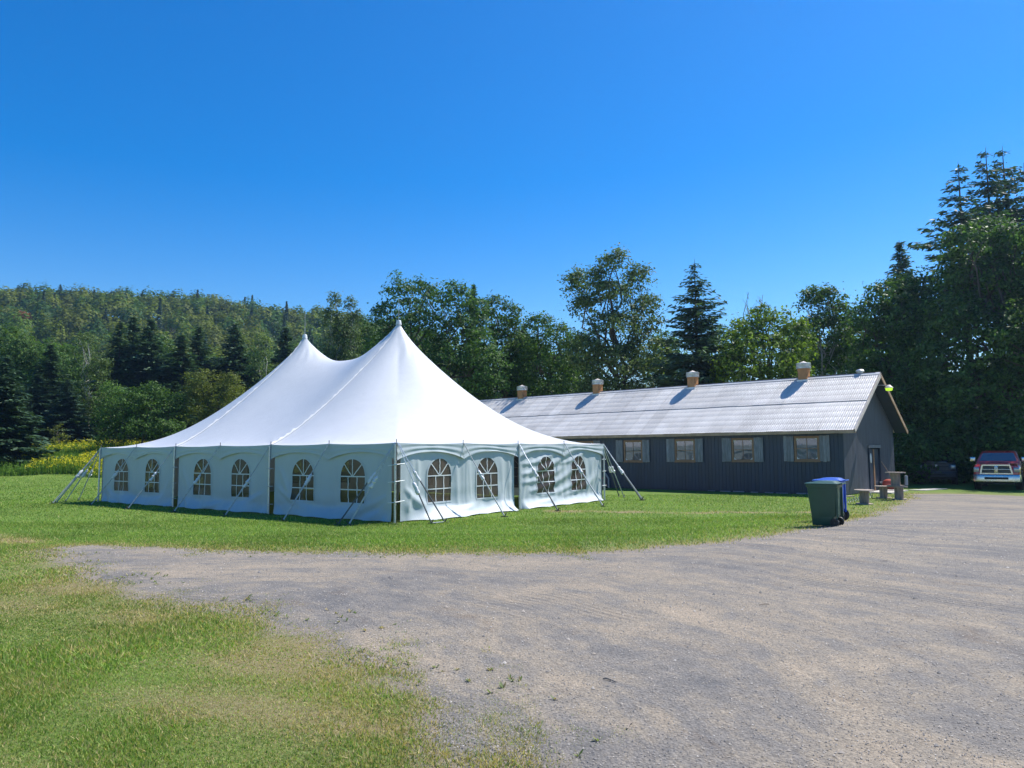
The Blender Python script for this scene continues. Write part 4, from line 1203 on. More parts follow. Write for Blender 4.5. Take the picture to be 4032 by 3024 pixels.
    gr.prism([(-0.68, 0.80), (0.68, 0.80), (0.60, 1.23), (-0.60, 1.23)], 0.02, 0.045)
    gr = gr.build('grille', M['black'], t)
    ch = MB()
    ch.prism([(-0.70, 0.79), (0.70, 0.79), (0.69, 0.85), (-0.69, 0.85)], -0.03, 0.018)
    ch.prism([(-0.62, 1.20), (0.62, 1.20), (0.58, 1.265), (-0.58, 1.265)], -0.03, 0.018)
    for sg in (-1, 1): ch.prism([(sg * 0.69, 0.852), (sg * 0.62, 0.852), (sg * 0.55, 1.198), (sg * 0.62, 1.198)], -0.028, 0.016)
    ch.build('grille_surround', trim, gr)
    MB().box(-0.075, 0.075, -0.035, 0.015, 0.852, 1.198, bev=0.008).build('grille_bar', trim, gr)
    MB().box(-0.60, 0.60, -0.025, 0.014, 1.01, 1.045, bev=0.006).build('grille_bar', trim, gr)
    for k in range(8):
        z = 0.87 + k * 0.04
        MB().box(-0.6, 0.6, 0.008, 0.019, z, z + 0.008).build('grille_slat', M['grey_plastic'], gr)
    MB().prism([(-0.06, 1.15), (0.06, 1.15), (0.07, 1.07), (0.0, 0.99), (-0.07, 1.07)], -0.05, -0.036).build('badge', M['galv'], gr)
    # bumper
    bp = MB()
    prof = [(-0.06, 0.40), (-0.12, 0.44), (-0.13, 0.68), (-0.10, 0.77), (0.0, 0.78), (0.06, 0.77), (0.06, 0.42)]
    xs_ = [(-1.02, 0.22), (-0.97, 0.07), (-0.80, 0.0), (0.80, 0.0), (0.97, 0.07), (1.02, 0.22)]
    V = []; k_ = len(prof)
    for x, dy in xs_: V += [(x, y + dy, z) for y, z in prof]
    F = [(i * k_ + j, i * k_ + (j + 1) % k_, (i + 1) * k_ + (j + 1) % k_, (i + 1) * k_ + j) for i in range(len(xs_) - 1) for j in range(k_)] + [tuple(range(k_)), tuple(range(len(V) - k_, len(V)))]
    bp = bp.add(V, F, True).build('bumper', trim, t, sharp=30)
    MB().box(-0.50, 0.50, -0.138, -0.10, 0.54, 0.65, bev=0.01).build('air_intake', M['black'], bp)
    MB().box(-0.8, 0.8, 0.1, 0.5, 0.3, 0.55).build('skid_plate', M['black'], t)
    MB().box(-0.80, 0.80, 0.5, 5.5, 0.42, 0.56).build('chassis', M['black'], t)
    return t
tp = ground_at(3927, 1931)
truck('red pickup truck with chrome grille parked in tree shade', (tp.x, tp.y, tp.z), R(-36), M['truck_red'], M['chrome'])
tp2 = ground_at(3690, 1909)
truck('dark pickup truck deep in the shade beside the barn', (tp2.x, tp2.y, tp2.z), R(-30), M['truck_dark'], M['shaded_chrome'])

# ------------------------------------------------------------------ trees
M['leaf_mid'] = leafmat('leaf_mid_green', (0.040, 0.092, 0.022), (0.105, 0.185, 0.045))
M['leaf_dark'] = leafmat('leaf_dark_green', (0.030, 0.074, 0.024), (0.080, 0.152, 0.040))
M['leaf_lime'] = leafmat('leaf_lime_green', (0.050, 0.100, 0.014), (0.15, 0.225, 0.035), 0.45)
M['leaf_yellow'] = leafmat('leaf_yellowing', (0.075, 0.10, 0.022), (0.165, 0.19, 0.05), 0.4)
M['leaf_poplar'] = leafmat('leaf_poplar', (0.048, 0.088, 0.030), (0.135, 0.19, 0.065), 0.3, 0.15, rough=0.55)
M['needle_dark'] = leafmat('needle_dark', (0.028, 0.064, 0.038), (0.078, 0.138, 0.074), 0.2)
M['needle_blue'] = leafmat('needle_blue', (0.034, 0.070, 0.050), (0.085, 0.145, 0.095), 0.2)
M['hill_leaf'] = leafmat('hill_leaf', (0.70, 0.74, 0.66), (1.0, 1.0, 0.95), 0.25, 0.05, tint=True)

def rand_unit(r, n):
    v = r.normal(size=(n, 3)); v /= np.linalg.norm(v, axis=1)[:, None] + 1e-9
    return v
def rhombs(P, A, B, bend=None):
    """leaf-shaped quads: centre P, half-axes A (long) and B (short)"""
    n = len(P)
    V = np.empty((n, 4, 3))
    V[:, 0] = P - A; V[:, 1] = P + B; V[:, 2] = P + A; V[:, 3] = P - B
    F = np.arange(n * 4).reshape(n, 4)
    return V.reshape(-1, 3), F
def leaves(r, P, out, size, up=0.35, rnd=0.8, asp=0.62):
    n = len(P)
    nrm = rand_unit(r, n) * rnd + out * 0.75 + np.array([0, 0, up]); nrm /= np.linalg.norm(nrm, axis=1)[:, None] + 1e-9
    a = np.cross(nrm, rand_unit(r, n)); a /= np.linalg.norm(a, axis=1)[:, None] + 1e-9
    b = np.cross(nrm, a)
    s = size * r.uniform(0.6, 1.35, n)[:, None]
    return rhombs(P, a * s, b * s * asp)
def taper_tube(mb, a, b, r0, r1, r, n=6, wob=0.1, seg=4):
    a, b = Vector(a), Vector(b)
    L = (b - a).length
    pts = [a.lerp(b, i / seg) + Vector(r.normal(size=3)) * (wob * L * 0.12 * (0 < i < seg)) for i in range(seg + 1)]
    mb.tube(pts, [r0 + (r1 - r0) * i / seg for i in range(seg + 1)], n, caps=False)
    return pts
def deciduous(name, label, base, lobes, mat, bark, seed, dens=1.0, leaf=0.17, trunk_r=0.2, group=None, cat='tree', clump=0.42, gap=0.25, thing='deciduous_tree'):
    """lobes: (x, y, z, rx, ry, rz) in world space"""
    r = np.random.default_rng(seed)
    t = empty(thing, base)
    tag(t, label, cat, group)
    B = np.array(base)
    L = np.array(lobes, float); L[:, :3] -= B
    # trunk and limbs
    mb = MB()
    top = L[np.argmax(L[:, 2])]
    zc = L[:, 2].mean()
    fork = np.array([L[:, 0].mean() * 0.4, L[:, 1].mean() * 0.4, max(0.35 * zc, 0.6)])
    taper_tube(mb, (0, 0, -0.2), fork, trunk_r, trunk_r * 0.75, r, 8, 0.3)
    taper_tube(mb, fork, top[:3], trunk_r * 0.7, 0.03, r, 6, 0.4, 6)
    for l in L:
        mid = fork + (top[:3] - fork) * r.uniform(0.0, 0.5)
        e = l[:3]
        taper_tube(mb, mid, e, trunk_r * 0.42, 0.03, r, 5, 0.5, 5)
        for _ in range(4):
            q = e + rand_unit(r, 1)[0] * l[3:] * 0.85
            taper_tube(mb, e * 0.7 + mid * 0.3, q, trunk_r * 0.15, 0.012, r, 4, 0.6, 3)
    trunk = mb.build('trunk', bark, t, sharp=None)
    PP, OO = [], []
    for l in L:
        area = (l[3] * l[4] + l[4] * l[5] + l[3] * l[5]) * 4.2
        ncl = max(10, int(area * 3.6 * dens))
        d = rand_unit(r, ncl)
        d[:, 2] = np.where(d[:, 2] < -0.55, -d[:, 2], d[:, 2])
        rad = r.uniform(0.35, 1.0, ncl) ** 0.45 * (1 + r.normal(0, 0.10, ncl))
        # uneven outline: lumps that stick out and holes
        ph = r.uniform(0, 6.28, 6)
        lump = 0.16 * np.sin(d[:, 0] * 5 + ph[0]) * np.sin(d[:, 1] * 5 + ph[1]) + 0.14 * np.sin(d[:, 2] * 6 + d[:, 0] * 4 + ph[2])
        rad = rad * (1 + lump)
        hole = np.sin(d[:, 0] * 7 + ph[3]) + np.sin(d[:, 1] * 7 + ph[4]) + np.sin(d[:, 2] * 8 + ph[5])
        keep = hole > -1.9 + gap * 2.2
        d, rad = d[keep], rad[keep]
        c = l[:3] + d * rad[:, None] * l[3:]
        k = 18
        sp = clump * r.uniform(0.5, 1.3, len(c))
        tw = np.repeat(c, k, 0) + r.normal(size=(len(c) * k, 3)) * np.repeat(sp, k)[:, None] * np.array([1, 1, 0.6]) * 0.62
        PP.append(tw); OO.append(np.repeat(d, k, 0))
    P = np.concatenate(PP); O = np.concatenate(OO)
    ok = P[:, 2] > 0.15
    V, F = leaves(r, P[ok], O[ok], leaf * 0.68)
    link('crown', npmesh('crown', V, F), mat, t)
    return t
def px_lobes(ls, Y, seed, depth=1.0):
    r = np.random.default_rng(seed)
    out = []
    for (u, v, ru, rv) in ls:
        y = Y + r.uniform(-1, 1) * depth * 1.3
        p = at(u, v, y)
        k = y / FPX
        rx, rz = ru * k, rv * k
        out.append((p.x, p.y, p.z, rx, (rx + rz) / 2 * depth, rz))
    return out
def px_tree(label, u, Y, ls, mat, bark='bark', seed=0, **kw):
    b = at(u, 1780, Y)
    base = (b.x, Y, tz(b.x, Y))
    return deciduous('tree', label, base, px_lobes(ls, Y, seed), M[mat], M[bark], seed, **kw)

px_tree('broad leafy tree with ragged crown behind the nearer tent peak', 1700, 60,
        [(1570, 1175, 70, 75), (1668, 1165, 75, 72), (1785, 1180, 80, 72), (1868, 1235, 62, 80), (1520, 1265, 70, 66), (1650, 1330, 150, 130), (1830, 1350, 130, 130), (1720, 1520, 210, 150), (1510, 1410, 90, 110), (1900, 1480, 110, 150)],
        'leaf_dark', seed=1, leaf=0.16, trunk_r=0.32, dens=0.9)
px_tree('smaller leafy tree joining the broad tree on its right', 1985, 64,
        [(1940, 1225, 52, 60), (2008, 1245, 48, 62), (1975, 1350, 95, 100), (2000, 1500, 120, 150), (2030, 1380, 60, 70)], 'leaf_mid', seed=2, leaf=0.16, trunk_r=0.22)
px_tree('tall airy cottonwood with gaps, highest above the middle of the barn', 2420, 58,
        [(2418, 1045, 58, 55), (2345, 1095, 48, 52), (2270, 1125, 55, 62), (2515, 1105, 55, 66), (2400, 1160, 95, 70), (2300, 1215, 62, 55), (2540, 1215, 62, 60), (2430, 1290, 120, 75), (2570, 1290, 38, 45), (2420, 1440, 150, 100), (2310, 1400, 90, 90), (2530, 1420, 95, 110), (2420, 1580, 190, 110)],
        'leaf_poplar', seed=3, leaf=0.15, trunk_r=0.26, gap=0.15, dens=1.25, clump=0.44)
px_tree('low loose yellow-green tree left of the tall cottonwood', 2150, 61,
        [(2120, 1275, 58, 45), (2185, 1330, 90, 75), (2130, 1450, 110, 120), (2200, 1590, 130, 110), (2230, 1460, 70, 80)], 'leaf_mid', seed=4, leaf=0.15, gap=0.4, trunk_r=0.2)
px_tree('rounded lime-green tree behind the third roof vent', 3020, 52,
        [(3030, 1280, 105, 75), (2940, 1335, 85, 85), (3120, 1335, 85, 85), (3020, 1420, 170, 120), (3090, 1530, 140, 110), (2900, 1480, 95, 120)], 'leaf_lime', seed=5, leaf=0.16, trunk_r=0.22, dens=1.0)
px_tree('slim loose tree between the lime tree and the dark maple', 3245, 57,
        [(3195, 1190, 52, 60), (3262, 1180, 52, 58), (3305, 1255, 55, 70), (3230, 1320, 95, 100), (3250, 1460, 105, 120), (3330, 1370, 60, 80)], 'leaf_mid', 'birch_bark', seed=6, leaf=0.15, gap=0.2, trunk_r=0.15, clump=0.4, dens=1.3)
px_tree('dark round maple rising behind the barn gable peak', 3540, 52,
        [(3490, 1175, 95, 68), (3590, 1145, 90, 75), (3415, 1265, 80, 80), (3545, 1270, 140, 100), (3650, 1230, 90, 90), (3480, 1400, 130, 110), (3620, 1410, 120, 130), (3420, 1500, 85, 85), (3560, 1540, 140, 110)], 'leaf_dark', seed=7, leaf=0.16, trunk_r=0.3, dens=1.1)
px_tree('huge maple filling the right edge above the red truck', 3960, 46.5,
        [(3800, 965, 75, 80), (3900, 935, 90, 72), (4000, 965, 85, 85), (3765, 1085, 80, 100), (3880, 1115, 140, 130), (4020, 1130, 100, 140), (3735, 1260, 80, 120), (3860, 1340, 160, 160), (4020, 1380, 120, 170), (3700, 1450, 80, 120), (3830, 1550, 160, 130), (3990, 1580, 140, 140), (4150, 1300, 150, 240), (4140, 1060, 110, 120)],
        'leaf_dark', seed=8, leaf=0.17, trunk_r=0.4, dens=1.15)
deciduous('t', 'paler maple cut by the right edge, in front of the huge maple', (34.2, 42.5, tz(34.2, 42.5)),
          [(33.2, 42, 10.5, 4.0, 3.6, 3.0), (31.0, 41.4, 8.6, 2.4, 2.3, 2.0), (28.9, 43.6, 7.6, 2.3, 2.0, 2.1), (35, 40.5, 8.4, 3.4, 3, 2.6), (36.2, 43.5, 9, 3.6, 3.4, 3), (33.8, 42, 13, 3, 3, 2.4)], M['leaf_mid'], M['bark'], 9, leaf=0.17, trunk_r=0.35, dens=0.7, gap=0.5)
# dark undergrowth right of the barn
for i, (u, v, ru, rv, Y, lab) in enumerate([(3590, 1560, 80, 110, 49, 'dark shrub mass just right of the barn roof edge'), (3660, 1700, 110, 130, 47.5, 'dark undergrowth behind the dark pickup truck'),
                                       (3790, 1740, 120, 120, 46, 'dark undergrowth between the two trucks'), (3900, 1690, 130, 120, 47, 'leafy undergrowth behind the red truck cab'), (4040, 1730, 130, 130, 44.5, 'leafy undergrowth at the right edge behind the red truck'), (3600, 1790, 70, 90, 45.5, 'low dark shrub just past the far barn corner'), (3720, 1600, 150, 140, 58, 'dark thicket deep behind the dark truck'), (3960, 1560, 160, 160, 60, 'dark thicket deep behind the red truck'), (3850, 1760, 120, 110, 56, 'low dark thicket closing the gap between the trucks')]):
    px_tree(lab, u, Y, [(u, v, ru, rv), (u - ru * 0.6, v + 50, ru * 0.7, rv * 0.7), (u + ru * 0.6, v + 40, ru * 0.7, rv * 0.75), (u, v + 90, ru, rv * 0.7), (u - ru * 0.5, v + 130, ru * 0.8, rv * 0.5), (u + ru * 0.5, v + 135, ru * 0.8, rv * 0.5)], 'leaf_dark', seed=20 + i, leaf=0.16, trunk_r=0.09, cat='shrub', thing='undergrowth_shrub', dens=1.1)
# left side
px_tree('rounded bright green bushy tree behind the tent left end', 560, 70,
        [(600, 1570, 80, 60), (520, 1600, 75, 65), (672, 1618, 65, 68), (455, 1655, 68, 70), (560, 1680, 130, 80), (660, 1710, 75, 62), (430, 1740, 60, 45)], 'leaf_mid', seed=10, leaf=0.13, trunk_r=0.15, dens=1.25, clump=0.34)
px_tree('olive-yellow round tree with two lobes beside the tent canopy', 850, 73,
        [(785, 1515, 58, 58), (850, 1560, 75, 75), (908, 1515, 46, 50), (930, 1585, 48, 68), (775, 1610, 66, 78), (850, 1670, 105, 85)], 'leaf_yellow', seed=11, leaf=0.12, trunk_r=0.15, dens=1.25, clump=0.32)
px_tree('pale silvery birch with visible trunk among the left spruces', 345, 82,
        [(345, 1345, 34, 42), (330, 1415, 52, 60), (390, 1450, 42, 60), (350, 1520, 72, 72), (315, 1600, 52, 70), (392, 1620, 62, 72)], 'leaf_poplar', 'birch_bark', seed=12, leaf=0.13, gap=0.4, trunk_r=0.13)
px_tree('silvery poplar rising behind the tent left roof slope', 1040, 84,
        [(1035, 1368, 36, 46), (1020, 1450, 55, 62), (1062, 1540, 62, 72), (1030, 1630, 78, 85)], 'leaf_poplar', 'birch_bark', seed=13, leaf=0.14, gap=0.35, trunk_r=0.14)
px_tree('tall narrow poplar just right of the far tent peak', 1318, 90,
        [(1318, 1185, 22, 38), (1300, 1260, 40, 55), (1340, 1300, 36, 60), (1322, 1370, 58, 75), (1305, 1480, 68, 95)], 'leaf_poplar', 'birch_bark', seed=14, leaf=0.16, gap=0.3, trunk_r=0.16)
px_tree('second narrow poplar, nearer to the tall tent peak', 1385, 91,
        [(1376, 1200, 22, 34), (1400, 1270, 36, 50), (1380, 1350, 52, 70), (1395, 1480, 72, 100)], 'leaf_poplar', 'birch_bark', seed=15, leaf=0.16, gap=0.3, trunk_r=0.16)
px_tree('leafy tree filling the notch left of the tall tent peak', 1470, 94,
        [(1450, 1330, 50, 55), (1470, 1450, 75, 100), (1430, 1550, 70, 90)], 'leaf_mid', seed=16, leaf=0.17, trunk_r=0.18)
px_tree('small yellowing sapling at the edge of the goldenrod', 235, 74, [(228, 1700, 26, 30), (240, 1735, 30, 26), (218, 1755, 22, 24)], 'leaf_yellow', seed=17, leaf=0.10, trunk_r=0.04, clump=0.25, thing='sapling')
px_tree('leafy tree in front of the dark spruces left of the bushy tree', 430, 79, [(440, 1560, 50, 60), (420, 1640, 60, 70)], 'leaf_mid', seed=18, leaf=0.13, trunk_r=0.1)
px_tree('loose young tree with thin trunk left of the far tent peak', 1120, 86, [(1130, 1480, 45, 60), (1100, 1560, 60, 70), (1150, 1620, 60, 70)], 'leaf_yellow', 'birch_bark', seed=19, leaf=0.13, gap=0.4, trunk_r=0.1)

# back row that closes the tree line
for i, (u, v, ru, rv, Y, m, lab) in enumerate([(2070, 1400, 90, 95, 82, 'leaf_mid', 'background tree in the dip right of the leafy pair'), (2250, 1420, 90, 100, 84, 'leaf_dark', 'background tree low behind the cottonwood left side'), (2620, 1410, 80, 90, 80, 'leaf_mid', 'background tree in the dip right of the cottonwood'),
        (2830, 1400, 90, 100, 78, 'leaf_dark', 'background tree between open spruce and lime tree'), (3150, 1400, 80, 110, 76, 'leaf_mid', 'background tree behind the slim loose tree'), (3360, 1360, 80, 120, 74, 'leaf_mid', 'background tree in the dip left of the dark maple'),
        (1420, 1400, 70, 110, 100, 'leaf_mid', 'background tree between the poplars and the tall tent peak'), (980, 1480, 90, 110, 99, 'leaf_dark', 'background tree behind the silvery poplar'), (620, 1450, 100, 120, 99, 'leaf_dark', 'background tree behind the three dark spruces'), (250, 1480, 110, 130, 97, 'leaf_mid', 'background tree between birch and left edge spruces'), (60, 1430, 110, 140, 98, 'leaf_mid', 'background tree behind the left edge spruce')]):
    px_tree(lab, u, Y, [(u, v, ru, rv), (u - ru * 0.55, v + 60, ru * 0.7, rv * 0.7), (u + ru * 0.6, v + 50, ru * 0.7, rv * 0.75), (u, v + 150, ru * 1.15, rv)], m, seed=60 + i, leaf=0.2, trunk_r=0.2, dens=0.75, group='background trees')
# conifers: one mesh of each kind, copies scaled to size
def conifer_mesh(seed, H, Rb, droop=0.35, dense=1.0, open_=0.0, tip=0.9, start=0.04, power=0.85, needle=0.30):
    r = np.random.default_rng(seed)
    P, A, B = [], [], []
    mb = MB()
    mb.tube([(0, 0, -0.3), (0.03, 0, H * 0.4), (0, 0.02, H * 0.75), (0, 0, H)], [H * 0.014, H * 0.010, H * 0.005, 0.01], 7, caps=False)
    z = H * start
    while z < H * 0.985:
        f = z / H
        Lb = Rb * (1 - f) ** power * (1.0 - open_ * 0.4 * math.sin(f * 23)) + 0.05
        nb_ = max(4, int((7 - 2 * f) * dense))
        for k in range(nb_):
            if r.random() < open_ * 0.35: continue
            az = r.uniform(0, 2 * math.pi)
            L = Lb * r.uniform(0.62, 1.15)
            dr_ = droop * (1.2 - f) + r.normal(0, 0.08)
            n = max(3, int(L / (needle * 0.42)))
            q = (np.arange(n) + 0.6) / n
            ex = np.array([math.cos(az), math.sin(az), 0])
            pts = np.outer(q * L, ex)
            pts[:, 2] = z + 0.25 * L * (1 - dr_) * q - dr_ * L * q ** 1.3 + 0.22 * L * np.clip(q - 0.6, 0, 1) * 0.8
            mb.tube([(0, 0, z), tuple(pts[n // 2]), tuple(pts[-1])], [0.008 * L + 0.012, 0.02, 0.006], 3, caps=False, smooth=False)
            side = np.array([-ex[1], ex[0], 0])
            for sgn in (-1, 1, 0, 0):
                wq = (1 - 0.55 * q) * L * 0.26 * abs(sgn)
                c = pts + np.outer(wq * sgn * r.uniform(0.5, 1.2, n), side) + r.normal(0, 0.05, (n, 3))
                if sgn == 0: c[:, 2] -= r.uniform(0.02, 0.14, n)
                a = ex[None, :] * 0.75 + side[None, :] * (0.6 * sgn) + r.normal(0, 0.28, (n, 3)); a[:, 2] -= 0.25
                a /= np.linalg.norm(a, axis=1)[:, None]
                b = np.cross(a, np.array([0, 0, 1.0]) + r.normal(0, 0.55, (n, 3))); b /= np.linalg.norm(b, axis=1)[:, None] + 1e-9
                s = needle * r.uniform(0.7, 1.3, n)[:, None] * (0.28 + 0.72 * (1 - f) ** 0.7)
                P.append(c); A.append(a * s); B.append(b * s * 0.33)
        z += H * 0.021 * r.uniform(0.75, 1.3) / max(dense, 0.5) * (1 + open_)
    V, F = rhombs(np.concatenate(P), np.concatenate(A), np.concatenate(B))
    return mb.mesh('trunk'), npmesh('crown', V, F), (H, float(np.percentile(np.abs(V[:, 0]), 99)))
SPR = [conifer_mesh(1, 13, 2.7, 0.4, 1.25), conifer_mesh(2, 13, 2.3, 0.35, 1.2), conifer_mesh(3, 12, 2.9, 0.3, 1.3)]
OPEN = conifer_mesh(4, 16, 3.4, 0.22, 1.35, 0.35, power=0.78)
PINE = [conifer_mesh(5, 20, 4.6, 0.16, 1.3, 0.6, start=0.5, power=0.75, needle=0.36), conifer_mesh(6, 20, 4.0, 0.12, 1.35, 0.5, start=0.5, power=0.62, needle=0.36)]
def conifer(label, u, vtop, Y, kind, mat, hw=None, seed=0, thing='spruce_tree', group=None):
    tm, cm, (H, RX) = kind
    top = at(u, vtop, Y)
    z0 = tz(top.x, Y)
    sc = (top.z - z0) / H
    t = empty(thing, (top.x, Y, z0), random.Random(seed).uniform(0, 6.28))
    tag(t, label, 'tree', group)
    me1, me2 = tm, cm
    if not me1.materials: me1.materials.append(M['bark'])
    sx = sc if hw is None else (hw * Y / FPX) / RX
    o1 = link('trunk', me1, None, t, scale=(sc, sc, sc))
    o2 = link('crown', me2, None, t, scale=(sx, sx, sc))
    if not me2.materials: me2.materials.append(mat)
    o2.material_slots[0].link = 'OBJECT'; o2.material_slots[0].material = mat
    return t
ND, NBL = M['needle_dark'], M['needle_blue']
C = [('broad dark spruce at the left edge of the picture', 25, 1400, 62, 2, ND, 88), ('spruce behind the left edge spruce, taller and narrower', 200, 1352, 84, 1, ND, 85),
     ('low bluish spruce rising from the goldenrod', 268, 1490, 78, 0, NBL, 70), ('bluish spruce left of the silvery birch', 150, 1470, 80, 1, NBL, 85),
     ('leftmost tip of the three tall dark spruces behind the bushy tree', 475, 1264, 92, 0, ND, 88), ('middle and tallest of the three dark spruces behind the bushy tree', 528, 1240, 95, 1, ND, 88),
     ('rightmost of the three tall dark spruces behind the bushy tree', 592, 1251, 93, 2, ND, 92), ('dark spruce above the olive-yellow tree, left of a pair', 715, 1314, 92, 1, ND, 95),
     ('taller right spruce of the pair above the olive-yellow tree', 785, 1282, 95, 0, ND, 90), ('spruce between the olive-yellow tree and the far tent peak', 924, 1270, 96, 2, ND, 90),
     ('spruce immediately left of the far tent peak', 1127, 1283, 97, 1, ND, 85), ('dim spruce tip behind the broad leafy tree', 1865, 1112, 68, 1, ND, 60),
     ('small spruce tip between the leafy tree and the cottonwood', 2063, 1268, 66, 0, ND, 80), ('low spruce between bushy tree and olive-yellow tree', 690, 1500, 78, 0, ND, 85),
     ('low dark spruce in the left corner behind the goldenrod', 110, 1560, 78, 0, NBL, 70), ('spruce behind the cottonwood, half hidden by its crown', 2620, 1330, 62, 1, ND, 80),
     ('pointed spruce standing behind the dark maple', 3540, 945, 62, 2, ND, 110)]
for i, (lab, u, v, Y, k, m, hw) in enumerate(C): conifer(lab, u, v, Y, SPR[k], m, hw * 1.75, i)
conifer('tall open spruce with spiky branches between cottonwood and lime tree', 2734, 1017, 55, OPEN, ND, 235, 31)
conifer('tall pine with long level branches, leftmost at the right edge', 3772, 637, 52, PINE[0], ND, 250, 32, 'pine_tree')
conifer('tall dark pine, middle one of the right-hand group', 3880, 580, 54, PINE[1], ND, 150, 33, 'pine_tree')
conifer('tall dark pine, highest tip of the right-hand group', 3946, 574, 55, PINE[1], ND, 150, 34, 'pine_tree')
conifer('tall dark pine cut by the right picture edge', 4030, 640, 53, PINE[0], ND, 190, 35, 'pine_tree')
# bare dead treetops behind the lime tree
for (u, v, lab) in ((2965, 1150, 'bare dead treetop left above the lime tree'), (3020, 1160, 'bare forked dead treetop above the lime tree')):
    Y = 58; r = np.random.default_rng(u)
    b = at(u, 1780, Y); b.z = tz(b.x, Y); tp_ = at(u, v, Y)
    t = empty('dead_tree', b); tag(t, lab, 'tree')
    mb = MB(); H = tp_.z - b.z
    tr_ = taper_tube(mb, (0, 0, 0), (0.1, 0, H), 0.12, 0.015, r, 6, 0.15, 8)
    for k in range(26):
        z = H * r.uniform(0.6, 0.97); a = r.uniform(0, 6.28); L = (H - z) * 0.5 + 0.3
        taper_tube(mb, (0.05, 0, z), (L * 0.55 * math.cos(a), L * 0.55 * math.sin(a), z + L * 0.8), 0.025, 0.008, r, 4, 0.4, 3)
    mb.build('trunk', M['birch_bark'], t, sharp=None)

# wooded hillside: one mass of crowns
def hill_forest():
    r = np.random.default_rng(77)
    VV, FF, TT = [], [], []
    nv = 0
    pts = []
    for y in np.arange(114, 400, 7.4):
        u0 = -0.72 * y - 8; u1 = -0.13 * y + 12
        stp = 7.2 + y * 0.004
        for x in np.arange(u0, u1, stp):
            pts.append((x + r.uniform(-2.6, 2.6), y + r.uniform(-2.6, 2.6)))
    # the crest keeps a closed line of crowns
    greens = np.array([[0.07, 0.13, 0.024], [0.095, 0.155, 0.024], [0.135, 0.175, 0.026], [0.145, 0.175, 0.03], [0.05, 0.105, 0.03], [0.12, 0.145, 0.03]])
    for (x, y) in pts:
        z0 = tz(x, y)
        con = r.random() < (0.02 if y > 330 else 0.07 if y > 170 else 0.3)
        n = int(np.clip(74000 / y, 190, 480))
        hgt = r.uniform(8, 14.5) * (1.15 if con else 1.0)
        if con:
            f = r.uniform(0, 1, n) ** 0.75
            a = r.uniform(0, 6.28, n); rad = (1 - f) * 2.4 * r.uniform(0.6, 1.1, n) + 0.1
            P = np.stack([x + rad * np.cos(a), y + rad * np.sin(a), z0 + 1 + f * hgt], 1)
            O = np.stack([np.cos(a), np.sin(a), 0.2 + 0 * a], 1)
            tint = np.array([0.036, 0.070, 0.036]) * r.uniform(0.8, 1.2)
            size = 0.5
        else:
            d = rand_unit(r, n); d[:, 2] = np.abs(d[:, 2]) * 1.0 - 0.25 * (r.random(n) < 0.3)
            ph = r.uniform(0, 6.28, 3)
            rad = 1 + 0.2 * np.sin(d[:, 0] * 5 + ph[0]) * np.sin(d[:, 1] * 5 + ph[1]) + r.normal(0, 0.09, n)
            cr = r.uniform(3.0, 5.2)
            P = np.stack([x + d[:, 0] * cr * rad, y + d[:, 1] * cr * rad, z0 + hgt * 0.55 + d[:, 2] * hgt * 0.45 * rad], 1)
            O = d
            tint = greens[r.integers(0, len(greens))] * r.uniform(0.8, 1.2)
            if r.random() < 0.002: tint = np.array([0.20, 0.085, 0.03])
            size = 0.66
        size *= np.clip(y / 260, 0.7, 1.15)
        V, F = leaves(r, P, O, size * 0.72, 0.2, 0.24, 0.9)
        VV.append(V); FF.append(F + nv); nv += len(V)
        TT.append(np.repeat(tint[None, :] * 1.15, len(V), 0))
    me = npmesh('hillside_forest', np.concatenate(VV), np.concatenate(FF), False, np.concatenate(TT))
    o = link('hillside_forest', me, M['hill_leaf'])
    tag(o, 'mixed green forest covering the hillside behind the tent', 'forest', kind='stuff')
hill_forest()
M['leaf_rust'] = leafmat('leaf_rust', (0.17, 0.075, 0.03), (0.30, 0.14, 0.06), 0.3)
def hill_tree(lab, u, vtop, Y, kind):
    if kind == 'rust':
        b = at(u, vtop, Y); z0 = tz(b.x, Y)
        deciduous('t', lab, (b.x, Y, b.z - 9), [(b.x, Y, b.z - 2.0, 1.6, 1.6, 1.4), (b.x - 0.9, Y - 0.5, b.z - 2.8, 1.3, 1.3, 1.1)], M['leaf_rust'], M['bark'], 90, leaf=0.35, clump=0.7, trunk_r=0.2)
    else:
        top = at(u, vtop, Y); H = 16.0
        tm, cm, (h0, _rx) = SPR[kind]
        t = empty('pine_tree', (top.x, Y, top.z - H)); tag(t, lab, 'tree')
        link('trunk', tm, None, t, scale=H / h0)
        o2 = link('crown', cm, None, t, scale=(1.9, 1.9, H / h0)); o2.material_slots[0].link = 'OBJECT'; o2.material_slots[0].material = ND
hill_tree('lone pine poking above the hill crest at far left', 238, 1118, 330, 1)
hill_tree('second lone pine on the hill crest', 372, 1140, 330, 2)
hill_tree('rust-orange tree on the hillside at far left', 95, 1222, 255, 'rust')

